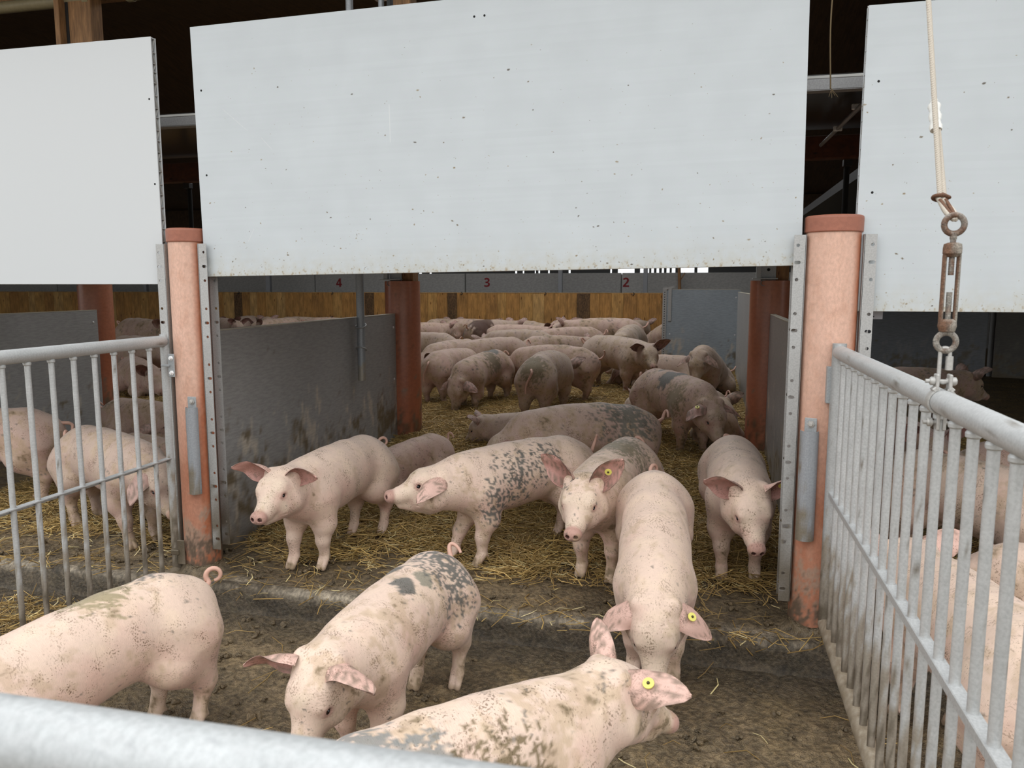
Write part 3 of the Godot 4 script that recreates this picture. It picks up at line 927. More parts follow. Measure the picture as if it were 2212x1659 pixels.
func build_cable() -> void:
	const KR := 0.945
	var zc := -2.205 * KR
	var xc := 0.62 * KR
	var at := func(y: float) -> float: return 1.6 + (y - 1.6) * KR
	var iron := Color(0.5, 0.49, 0.46)
	var rusty := Color(0.24, 0.12, 0.07)
	# pipe clamp round the top rail
	var cl := thing("pipe_clamp", "two part steel clamp bolted round the right gate top rail", "clamp", Vector3(xc, at.call(1.298), zc))
	cl.scale = Vector3.ONE * KR
	for side: float in [-1.0, 1.0]:
		var s := Shape.new()
		s.tint = iron
		for k in 16:
			var a := -PI * 0.42 + PI * 0.84 * k / 16.0
			var b := -PI * 0.42 + PI * 0.84 * (k + 1) / 16.0
			for z: float in [-1.0, 1.0]:
				var o0 := Vector3(side * cos(a), sin(a), 0)
				var o1 := Vector3(side * cos(b), sin(b), 0)
				var e := Vector3(0, 0, 0.0125 * z)
				if side * z > 0:
					s.quad(o0 * 0.0322 + e, o0 * 0.037 + e, o1 * 0.037 + e, o1 * 0.0322 + e)
				else:
					s.quad(o0 * 0.037 + e, o0 * 0.0322 + e, o1 * 0.0322 + e, o1 * 0.037 + e)
			var p0 := Vector3(side * cos(a), sin(a), 0) * 0.037
			var p1 := Vector3(side * cos(b), sin(b), 0) * 0.037
			var e2 := Vector3(0, 0, 0.0125)
			if side > 0:
				s.quad(p0 + e2, p0 - e2, p1 - e2, p1 + e2)
			else:
				s.quad(p0 - e2, p0 + e2, p1 + e2, p1 - e2)
		s.box(Vector3(side * 0.0155, 0.052, 0), Vector3(0.008, 0.042, 0.03), Basis(), 0.0025)
		s.box(Vector3(side * 0.019, 0.033, 0), Vector3(0.014, 0.012, 0.027), Basis(Vector3.BACK, side * -0.7), 0.002)
		s.box(Vector3(side * 0.0075, -0.053, 0), Vector3(0.008, 0.044, 0.03), Basis(), 0.0025)
		part("half", s.mesh(), M.galv, cl)
	for q: Array in [[0.054, 0.011], [-0.055, 0.008]]:
		var b := Shape.new()
		b.tint = iron
		var tr := Transform3D(Basis(Vector3.BACK, -PI / 2), Vector3(0, q[0], 0))
		b.rod(Vector3(-0.042, q[0], 0), Vector3(0.032, q[0], 0), 0.0055, 10)
		b.lathe([[0, 0.032], [0.009, 0.032], [0.0115, 0.029], [0.0115, 0.02]], 6, tr)
		b.lathe([[0, -0.02], [0.0115, -0.02], [0.0115, -0.029], [0.009, -0.032], [0, -0.032]], 6, tr)
		part("bolt", b.mesh(), M.galv, cl)
	# quick link between clamp and turnbuckle
	var ql := thing("quick_link", "steel quick link between clamp and turnbuckle", "link", Vector3(xc, at.call(1.352), zc))
	ql.scale = Vector3.ONE * KR
	var ls := Shape.new()
	ls.tint = iron
	var lp := PackedVector3Array()
	for k in 41:
		var a := TAU * k / 40.0
		lp.append(Vector3(0.0115 * cos(a), 0.042 + 0.0115 * sin(a) + signf(sin(a)) * 0.034, 0))
	ls.tube(lp, PackedFloat32Array([0.005]), 10, false)
	part("loop", ls.mesh(), M.galv, ql)
	var ln := Shape.new()
	ln.tint = iron
	ln.lathe([[0.0055, 0.066], [0.0095, 0.065], [0.0095, 0.03], [0.0055, 0.029]], 6, Transform3D(Basis(), Vector3(0.0115, 0, 0)))
	part("sleeve_nut", ln.mesh(), M.galv, ql)
	# turnbuckle
	var tb := thing("turnbuckle", "rusted turnbuckle hanging over the right gate rail", "turnbuckle", Vector3(xc, at.call(1.455), zc))
	tb.scale = Vector3.ONE * 1.14 * KR
	var body := Shape.new()
	for side: float in [-1.0, 1.0]:
		body.box(Vector3(side * 0.0145, 0.121, 0), Vector3(0.008, 0.155, 0.014), Basis(), 0.003)
	body.lathe([[0.011, 0.222], [0.018, 0.219], [0.0195, 0.21], [0.0195, 0.198], [0.011, 0.19]], 18)
	body.lathe([[0.011, 0.052], [0.0185, 0.046], [0.0195, 0.036], [0.0165, 0.024], [0.009, 0.022]], 18)
	recolor(body, func(v: Vector3, n: Vector3) -> Color: return Color(0.5, 0.47, 0.42).lerp(Color(0.27, 0.13, 0.07), clampf(0.5 - n.x * 0.9 - v.x * 22.0 + n3(v.x * 60.0, v.y * 30.0, v.z * 60.0), 0, 0.9)))
	part("body", body.mesh(), M.rust, tb)
	for q: Array in [[0.0, 1.0, "lower_eye"], [0.262, -1.0, "upper_eye"]]:
		var e := Shape.new()
		e.ring(Vector3(0, q[0], 0), Vector3(0, 0, 1), 0.0205, 0.0068, 0, TAU, 32, 12)
		var pts := PackedVector3Array()
		var rr := PackedFloat32Array()
		for k in 46:
			pts.append(Vector3(0, q[0] + q[1] * (0.022 + 0.09 * k / 45.0), 0))
			rr.append(0.0075 if k < 6 else (0.0066 if k % 2 else 0.0056))
		e.tube(pts, rr, 12)
		var up: bool = q[1] < 0
		recolor(e, func(v: Vector3, n: Vector3) -> Color: return iron.lerp(rusty, clampf((0.55 if up else 0.1) + n3(v.x * 70.0, v.y * 40.0, v.z * 70.0), 0, 0.9)))
		part(q[2], e.mesh(), M.rust, tb)
	# wire rope up to the eaves
	var wr := thing("wire_rope", "pale wire rope with white tape holding up the right gate", "rope")
	var foot := Vector3(xc, at.call(1.455 + 0.262 * 1.14 + 0.013), zc)
	var tie := Vector3(xc, at.call(1.835), -2.345 * KR)
	var tape := Vector3(xc, at.call(2.03), -2.445 * KR)
	var top := Vector3(xc, at.call(3.2), -2.93 * KR)
	var twisted := func(pts: PackedVector3Array, r: float) -> ArrayMesh:
		var s := Shape.new()
		s.tint = Color(0.5, 0.45, 0.38)
		var run := 0.0
		for strand in 6:
			var line := PackedVector3Array()
			run = 0.0
			for k in pts.size():
				if k:
					run += pts[k].distance_to(pts[k - 1])
				var d := (pts[mini(k + 1, pts.size() - 1)] - pts[maxi(k - 1, 0)]).normalized()
				var u := d.cross(Vector3.RIGHT).normalized()
				var w := u.cross(d)
				var a := run * 190.0 + TAU * strand / 6.0
				line.append(pts[k] + (u * cos(a) + w * sin(a)) * r * 0.62)
			s.tube(line, PackedFloat32Array([r * 0.42]), 6)
		return s.mesh()
	var main := PackedVector3Array()
	for k in 360:
		main.append(tie.lerp(top, k / 359.0))
	part("rope", twisted.call(main, 0.0068), M.rope, wr)
	var loop := PackedVector3Array()
	for k in 81:
		var a := PI * (k / 80.0)
		var y := sin(a)
		loop.append(tie.lerp(foot, y) + Vector3(-0.012 * cos(a) * (1.0 - pow(absf(cos(a)), 6.0) * 0.6), 0, 0))
	part("rope_eye", twisted.call(loop, 0.0066), M.rope, wr)
	var tail := PackedVector3Array()
	for k in 110:
		tail.append(tie.lerp(tape, k / 109.0) + Vector3(0.009, 0, 0.003))
	part("rope_tail", twisted.call(tail, 0.006), M.rope, wr)
	var th := Shape.new()
	th.tint = rusty
	for k in 20:
		var a := PI * (0.06 + 0.88 * k / 20.0)
		var b := PI * (0.06 + 0.88 * (k + 1) / 20.0)
		th.rod(tie.lerp(foot, sin(a)) + Vector3(-0.0065 * cos(a), 0.004, 0), tie.lerp(foot, sin(b)) + Vector3(-0.0065 * cos(b), 0.004, 0), 0.0045, 8)
	part("thimble", th.mesh(), M.rust, wr)
	var ring := Shape.new()
	ring.tint = rusty
	ring.ring(tie, Vector3(0.15, 1, -0.3).normalized(), 0.0165, 0.0048)
	ring.ring(tie + Vector3(0.012, 0.004, 0.004), Vector3(0.5, 1, 0.2).normalized(), 0.009, 0.0048)
	part("tie_ring", ring.mesh(), M.rust, wr)
	var wrap := Shape.new()
	var pts := PackedVector3Array()
	var rr := PackedFloat32Array()
	for k in 26:
		pts.append(tape.lerp(tape + Vector3(0, 0.085, -0.04), k / 25.0) + Vector3(0.004, 0, 0))
		rr.append(0.0142 + 0.0016 * sin(k * 0.7) + 0.0007 * sin(k * 2.3) - 0.0035 * float(k > 21))
	wrap.tube(pts, rr, 16)
	part("tape_wrap", wrap.mesh(), M.white, wr)


# ---------------------------------------------------------------- straw

func strand_tuft(n: int, spread: float, l0: float, l1: float, seed_: int, lift: float) -> ArrayMesh:
	rng.seed = seed_
	var s := Shape.new()
	for k in n:
		var a := rng.randf() * TAU
		var l := rng.randf_range(l0, l1)
		var p := Vector3(rng.randf_range(-1, 1), 0, rng.randf_range(-1, 1)) * spread
		p.y = rng.randf_range(0.002, lift)
		var d := Vector3(cos(a), rng.randfn(0.0, 0.22), sin(a)).normalized()
		var bend := Vector3(rng.randfn(), rng.randfn() * 0.4, rng.randfn()) * 0.16 * l
		var tone := rng.randf()
		s.tint = Color(0.8, 0.56, 0.225).lerp(Color(0.27, 0.165, 0.055), pow(tone, 0.9))
		if tone < 0.12:
			s.tint = Color(0.88, 0.74, 0.42)
		var r := rng.randf_range(0.0017, 0.003)
		s.tube(PackedVector3Array([p - d * l * 0.5, p + bend, p + d * l * 0.5]), PackedFloat32Array([r, r, r * 0.8]), 3, false)
	return s.mesh()


func scatter(called: String, label: String, places: Array, tufts: Array, scale: Array) -> void:
	var root := thing(called, label, "straw")
	root.set_meta("kind", "stuff")
	for v in tufts.size():
		var mm := MultiMesh.new()
		mm.transform_format = MultiMesh.TRANSFORM_3D
		mm.use_colors = true
		mm.mesh = tufts[v]
		var mine := []
		for i in range(v, places.size(), tufts.size()):
			mine.append(places[i])
		mm.instance_count = mine.size()
		for i in mine.size():
			var s := rng.randf_range(scale[0], scale[1])
			mm.set_instance_transform(i, Transform3D(Basis(Vector3.UP, rng.randf() * TAU) * Basis(Vector3.RIGHT, rng.randfn() * 0.12) * Basis.from_scale(Vector3.ONE * s), mine[i]))
			var t := rng.randf_range(0.65, 1.15)
			mm.set_instance_color(i, Color(t, t, t * rng.randf_range(0.85, 1.0)))
		var o := MultiMeshInstance3D.new()
		o.name = "strands" if v == 0 else "strands_%03d" % v
		o.multimesh = mm
		o.material_override = M.straw
		o.set_meta("kind", "stuff")
		root.add_child(o, true)


func build_straw() -> void:
	var tufts := []
	for k in 6:
		tufts.append(strand_tuft(8, 0.07, 0.05, 0.19, 100 + k, 0.03))
	var single := []
	for k in 6:
		single.append(strand_tuft(2 if k % 2 else 1, 0.04, 0.06, 0.2, 200 + k, 0.006))
	rng.seed = 77
	var places := []
	var add := func(n: int, x0: float, x1: float, z0: float, z1: float, edge: float) -> void:
		for k in n:
			var x := rng.randf_range(x0, x1)
			var z := rng.randf_range(z0, z1)
			var c := n3(x * 1.3, 20, z * 1.3)
			if edge > 0.0 and rng.randf() > ss(-3.75, -5.6, z + 0.5 * c):
				continue
			places.append(Vector3(x, bed(z) + 0.03 * ss(5.0, 7.0, -z) * n3(x * 1.7, 38, z * 1.7) + rng.randf_range(-0.004, 0.015), z))
	add.call(22000, -2.7, 0.6, -7.2, -3.9, 1.0)
	add.call(13000, -4.6, 0.6, -10.0, -7.2, 0.0)
	add.call(8000, -7.0, 0.6, -16.4, -10.0, 0.0)
	add.call(8500, -5.2, -2.8, -7.2, -3.9, 1.0)
	add.call(4000, -10.0, -4.6, -12.0, -7.0, 0.0)
	add.call(2500, 0.7, 3.0, -8.0, -4.6, 1.0)
	scatter("straw_bedding", "thick golden straw bedding spread over the stall floor", places, tufts, [0.75, 1.25])
	var loose := []
	for k in 560:
		var x := rng.randf_range(-4.6, 0.7)
		var z := -3.52 - 1.3 * pow(rng.randf(), 1.6)
		loose.append(Vector3(x, 0.006, z))
	for k in 420:
		var x := rng.randf_range(-4.8, 1.6)
		var z := rng.randf_range(-3.45, -1.4)
		if n3(x * 0.9, 71, z * 0.9) + rng.randf_range(-0.5, 0.5) > 0.0:
			loose.append(Vector3(x, -0.143, z))
	for k in 260:
		var a := rng.randf() * TAU
		var r := 0.28 * sqrt(rng.randf())
		loose.append(Vector3(-3.45 + cos(a) * r * 1.3, -0.14 + 0.03 * rng.randf(), -3.1 + sin(a) * r))
	for k in 60:
		loose.append(Vector3(rng.randf_range(-2.4, 0.4), rng.randf_range(-0.05, 0.004), -3.5 + rng.randf_range(-0.03, 0.01)))
	var clods := []
	for k in 4:
		rng.seed = 300 + k
		var s := Shape.new()
		for q in 3:
			s.tint = Color(0.3, 0.225, 0.13).lerp(Color(0.17, 0.125, 0.07), rng.randf())
			s.box(Vector3(rng.randf_range(-0.02, 0.02), 0.004, rng.randf_range(-0.02, 0.02)), Vector3(rng.randf_range(0.015, 0.04), rng.randf_range(0.01, 0.02), rng.randf_range(0.015, 0.035)), Basis(Vector3(rng.randf(), 1, rng.randf()).normalized(), rng.randf() * 6.0), 0.006)
		clods.append(s.mesh())
	rng.seed = 91
	var lumps := []
	for k in 700:
		var x := rng.randf_range(-4.8, 0.6)
		var z := rng.randf_range(-3.45, -1.3)
		if n3(x * 1.4, 81, z * 1.4) + rng.randf_range(-0.4, 0.4) > 0.05:
			lumps.append(Vector3(x, -0.147, z))
	for k in 260:
		lumps.append(Vector3(rng.randf_range(-4.6, 0.6), 0.002, -3.58 - 0.8 * rng.randf()))
	var cl := thing("dung_clods", "small dried clods of dung and mud trodden over the yard", "dung")
	cl.set_meta("kind", "stuff")
	for v in clods.size():
		var mm := MultiMesh.new()
		mm.transform_format = MultiMesh.TRANSFORM_3D
		mm.mesh = clods[v]
		var mine := []
		for i in range(v, lumps.size(), clods.size()):
			mine.append(lumps[i])
		mm.instance_count = mine.size()
		for i in mine.size():
			mm.set_instance_transform(i, Transform3D(Basis(Vector3.UP, rng.randf() * TAU) * Basis.from_scale(Vector3.ONE * rng.randf_range(0.4, 1.2)), mine[i]))
		var o := MultiMeshInstance3D.new()
		o.name = "clods" if v == 0 else "clods_%03d" % v
		o.multimesh = mm
		o.material_override = M.mud
		o.set_meta("kind", "stuff")
		cl.add_child(o, true)
	scatter("loose_straw", "loose straw stalks lying on the mud and over the kerb", loose, single, [0.7, 1.3])

# ---------------------------------------------------------------- naming and small shapes

func numbered(called: String) -> String:
	names[called] = names.get(called, -1) + 1
	return called if names[called] == 0 else "%s_%03d" % [called, names[called]]


func thing(called: String, label: String, category: String, at := Vector3.ZERO, turn := 0.0, group := "") -> Node3D:
	var o := Node3D.new()
	o.name = numbered(called)
	add_child(o)
	o.position = at
	o.rotation.y = turn
	tag(o, label, category, group)
	return o


func tag(o: Node3D, label: String, category: String, group := "", kind := "") -> Node3D:
	o.set_meta("label", label)
	o.set_meta("category", category)
	if group:
		o.set_meta("group", group)
	if kind:
		o.set_meta("kind", kind)
	return o


func part(called: String, mesh: Mesh, mat: Material, parent: Node = null) -> MeshInstance3D:
	var o := MeshInstance3D.new()
	o.mesh = mesh
	if mat:
		o.material_override = mat
	if parent:
		var k := 0
		while parent.has_node(called if k == 0 else "%s_%03d" % [called, k]):
			k += 1
		o.name = called if k == 0 else "%s_%03d" % [called, k]
		parent.add_child(o, true)
	else:
		o.name = numbered(called)
		add_child(o, true)
	return o


func setting(called: String, mesh: Mesh, mat: Material, label := "") -> MeshInstance3D:
	var o := part(called, mesh, mat)
	o.set_meta("kind", "structure")
	if label:
		tag(o, label, called.get_slice("_", 0))
	return o


class Shape:
	var V := PackedVector3Array()
	var N := PackedVector3Array()
	var U := PackedVector2Array()
	var I := PackedInt32Array()
	var C := PackedColorArray()
	var tint := Color.WHITE

	func quad(a: Vector3, b: Vector3, c: Vector3, d: Vector3) -> void:
		# corners counter-clockwise as seen from the front
		var n := (b - a).cross(c - a)
		if n.length_squared() < 1e-16:
			n = (c - a).cross(d - a)
		n = n.normalized()
		var o := V.size()
		for p: Vector3 in [a, b, c, d]:
			V.append(p)
			N.append(n)
			C.append(tint)
		U.append_array(PackedVector2Array([Vector2(0, 0), Vector2(a.distance_to(b), 0), Vector2(a.distance_to(b), b.distance_to(c)), Vector2(0, b.distance_to(c))]))
		I.append_array(PackedInt32Array([o, o + 2, o + 1, o, o + 3, o + 2]))

	func tri(a: Vector3, b: Vector3, c: Vector3) -> void:
		quad(a, b, c, c)

	func box(at: Vector3, size: Vector3, basis := Basis(), bevel := 0.0) -> void:
		var h := size * 0.5
		var e := minf(bevel, minf(h.x, minf(h.y, h.z)) * 0.9)
		if e <= 0.0:
			for q in 3:
				for s in [-1.0, 1.0]:
					var n := Vector3.ZERO
					n[q] = s
					var u := Vector3.ZERO
					u[(q + 1) % 3] = s
					var w := n.cross(u)
					var c := n * h
					quad(at + basis * (c - u * h - w * h), at + basis * (c + u * h - w * h), at + basis * (c + u * h + w * h), at + basis * (c - u * h + w * h))
			return
		var i := h - Vector3.ONE * e
		for q in 3:
			for s in [-1.0, 1.0]:
				var n := Vector3.ZERO
				n[q] = s
				var u := Vector3.ZERO
				u[(q + 1) % 3] = s
				var w := n.cross(u)
				var c := n * h
				quad(at + basis * (c - u * i - w * i), at + basis * (c + u * i - w * i), at + basis * (c + u * i + w * i), at + basis * (c - u * i + w * i))
		for q in 3:
			for s in [-1.0, 1.0]:
				for t in [-1.0, 1.0]:
					# edge between faces +-u and +-w, running along axis q
					var u := Vector3.ZERO
					u[(q + 1) % 3] = s
					var w := Vector3.ZERO
					w[(q + 2) % 3] = t
					var l := Vector3.ZERO
					l[q] = i[q]
					var p := u * h + w * i
					var r := u * i + w * h
					if s * t > 0:
						quad(at + basis * (p - l), at + basis * (r - l), at + basis * (r + l), at + basis * (p + l))
						quad(at + basis * (p + l), at + basis * (r + l), at + basis * (r + l), at + basis * (p + l))
					else:
						quad(at + basis * (r - l), at + basis * (p - l), at + basis * (p + l), at + basis * (r + l))
		for sx in [-1.0, 1.0]:
			for sy in [-1.0, 1.0]:
				for sz in [-1.0, 1.0]:
					var s := Vector3(sx, sy, sz)
					var a := s * Vector3(h.x, i.y, i.z)
					var b := s * Vector3(i.x, h.y, i.z)
					var c := s * Vector3(i.x, i.y, h.z)
					if sx * sy * sz > 0:
						tri(at + basis * a, at + basis * b, at + basis * c)
					else:
						tri(at + basis * a, at + basis * c, at + basis * b)

	func tube(pts: PackedVector3Array, radii: PackedFloat32Array, sides := 12, caps := true) -> void:
		var o := V.size()
		var n := pts.size()
		var side := Vector3.ZERO
		var run := 0.0
		for k in n:
			var d := (pts[mini(k + 1, n - 1)] - pts[maxi(k - 1, 0)]).normalized()
			if k == 0:
				side = d.cross(Vector3.UP if absf(d.y) < 0.9 else Vector3.RIGHT).normalized()
			side = (side - d * side.dot(d)).normalized()
			var up := d.cross(side)
			if k:
				run += pts[k].distance_to(pts[k - 1])
			for q in sides + 1:
				var w := TAU * q / sides
				var out := side * cos(w) + up * sin(w)
				V.append(pts[k] + out * radii[mini(k, radii.size() - 1)])
				N.append(out)
				C.append(tint)
				U.append(Vector2(float(q) / sides, run))
		for k in n - 1:
			for q in sides:
				var a := o + k * (sides + 1) + q
				var b := a + sides + 1
				I.append_array(PackedInt32Array([a, b + 1, a + 1, a, b, b + 1]))
		if caps:
			for e in [0, n - 1]:
				var d := (pts[1] - pts[0]).normalized() * -1.0 if e == 0 else (pts[n - 1] - pts[n - 2]).normalized()
				var c := V.size()
				V.append(pts[e])
				N.append(d)
				C.append(tint)
				U.append(Vector2.ZERO)
				for q in sides + 1:
					V.append(V[o + e * (sides + 1) + q])
					N.append(d)
					C.append(tint)
					U.append(Vector2.ZERO)
				for q in sides:
					I.append_array(PackedInt32Array([c, c + 1 + q, c + 2 + q] if e == 0 else [c, c + 2 + q, c + 1 + q]))

	func rod(a: Vector3, b: Vector3, r: float, sides := 12) -> void:
		tube(PackedVector3Array([a, b]), PackedFloat32Array([r, r]), sides)

	func lathe(profile: Array, sides := 24, at := Transform3D()) -> void:
		# profile: [radius, height] from the top down, turned about y; every segment keeps its own crease
		for k in profile.size() - 1:
			var a: Array = profile[k]
			var b: Array = profile[k + 1]
			var o := V.size()
			var n2 := Vector2(a[1] - b[1], b[0] - a[0]).normalized()
			for q in sides + 1:
				var w := TAU * q / sides
				var d := Vector3(cos(w), 0, -sin(w))
				for e: Array in [a, b]:
					V.append(at * (d * e[0] + Vector3(0, e[1], 0)))
					N.append((at.basis * (d * n2.x + Vector3(0, n2.y, 0))).normalized())
					C.append(tint)
					U.append(Vector2(float(q) / sides, e[1]))
			for q in sides:
				var c := o + q * 2
				I.append_array(PackedInt32Array([c, c + 2, c + 1, c + 2, c + 3, c + 1]))

	func ring(at: Vector3, normal: Vector3, major: float, minor: float, from := 0.0, to := TAU, segments := 24, sides := 10) -> void:
		var u := normal.cross(Vector3.UP if absf(normal.y) < 0.9 else Vector3.RIGHT).normalized()
		var w := normal.cross(u)
		var pts := PackedVector3Array()
		for k in segments + 1:
			var t := lerpf(from, to, float(k) / segments)
			pts.append(at + u * cos(t) * major + w * sin(t) * major)
		tube(pts, PackedFloat32Array([minor]), sides, to - from < TAU - 0.01)

	func plate(outline_w: float, outline_h: float, thick: float, holes: Array, at := Transform3D()) -> void:
		# upright plate (x across, y up from 0, front face at z = 0) pierced by holes [x, y, half width, radius]
		var ys := [0.0]
		for h: Array in holes:
			ys.append(h[1] - h[3] - 0.003)
			ys.append(h[1] + h[3] + 0.003)
		ys.append(outline_h)
		var x0 := -outline_w * 0.5
		var x1 := outline_w * 0.5
		for k in range(0, ys.size(), 2):
			_slab(at, x0, x1, ys[k], ys[k + 1], thick)
		for h: Array in holes:
			var y0: float = h[1] - h[3] - 0.003
			var y1: float = h[1] + h[3] + 0.003
			const n := 16
			var inner := []
			var outer := []
			for q in n:
				var w := TAU * (q + 0.5) / n
				var c := Vector2(cos(w), sin(w))
				inner.append(Vector2(h[0] + signf(c.x) * h[2] + c.x * h[3], h[1] + c.y * h[3]))
				var m := c / maxf(absf(c.x), absf(c.y))
				outer.append(Vector2(lerpf(x0, x1, m.x * 0.5 + 0.5), lerpf(y0, y1, m.y * 0.5 + 0.5)))
			for q in n:
				var r := (q + 1) % n
				var a := Vector3(inner[q].x, inner[q].y, 0)
				var b := Vector3(inner[r].x, inner[r].y, 0)
				var c := Vector3(outer[r].x, outer[r].y, 0)
				var d := Vector3(outer[q].x, outer[q].y, 0)
				# corners of the frame that the fan cuts off
				var back := Vector3(0, 0, -thick)
				quad(at * d, at * c, at * b, at * a)
				quad(at * (a + back), at * (b + back), at * (c + back), at * (d + back))
				quad(at * a, at * b, at * (b + back), at * (a + back))
				if absf(c.x - d.x) > 1e-5 and absf(c.y - d.y) > 1e-5:
					var corner := Vector3(x1 if maxf(c.x, d.x) > h[0] else x0, y1 if maxf(c.y, d.y) > h[1] else y0, 0)
					tri(at * d, at * corner, at * c)
					tri(at * (c + back), at * (corner + back), at * (d + back))
			for x in [x0, x1]:
				var a := Vector3(x, y0, 0)
				var b := Vector3(x, y1, 0)
				var back := Vector3(0, 0, -thick)
				if x == x1:
					quad(at * a, at * (a + back), at * (b + back), at * b)
				else:
					quad(at * (a + back), at * a, at * b, at * (b + back))

	func _slab(at: Transform3D, x0: float, x1: float, y0: float, y1: float, t: float) -> void:
		box(at * Vector3((x0 + x1) * 0.5, (y0 + y1) * 0.5, -t * 0.5), Vector3(x1 - x0, y1 - y0, t), at.basis)

	func mesh() -> ArrayMesh:
		var arrays := []
		arrays.resize(Mesh.ARRAY_MAX)
		arrays[Mesh.ARRAY_VERTEX] = V
		arrays[Mesh.ARRAY_NORMAL] = N
		arrays[Mesh.ARRAY_TEX_UV] = U
		arrays[Mesh.ARRAY_COLOR] = C
		arrays[Mesh.ARRAY_INDEX] = I
		var m := ArrayMesh.new()
		m.add_surface_from_arrays(Mesh.PRIMITIVE_TRIANGLES, arrays)
		return m


func tube(pts: PackedVector3Array, radii: PackedFloat32Array, sides := 12) -> ArrayMesh:
	var s := Shape.new()
	s.tube(pts, radii, sides)
	return s.mesh()


func rod(a: Vector3, b: Vector3, r: float, sides := 16) -> ArrayMesh:
	return tube(PackedVector3Array([a, b]), PackedFloat32Array([r, r]), sides)


func lathe(profile: Array, sides := 24) -> ArrayMesh:
	var s := Shape.new()
	s.lathe(profile, sides)
	return s.mesh()


func box(at: Vector3, size: Vector3, bevel := 0.0, basis := Basis()) -> ArrayMesh:
	var s := Shape.new()
	s.box(at, size, basis, bevel)
	return s.mesh()

# ---------------------------------------------------------------- pigs: one continuous skin per animal, meshed from blended bones

func bone(B: PackedFloat32Array, a: Vector3, b: Vector3, ra: float, rb: float, k: float, zs := 1.0) -> void:
	var d := b - a
	var l2 := d.x * d.x + d.y * d.y + d.z * d.z * zs * zs
	B.append_array(PackedFloat32Array([a.x, a.y, a.z, d.x, d.y, d.z, 1.0 / maxf(l2, 1e-9), ra, rb - ra, k, zs]))


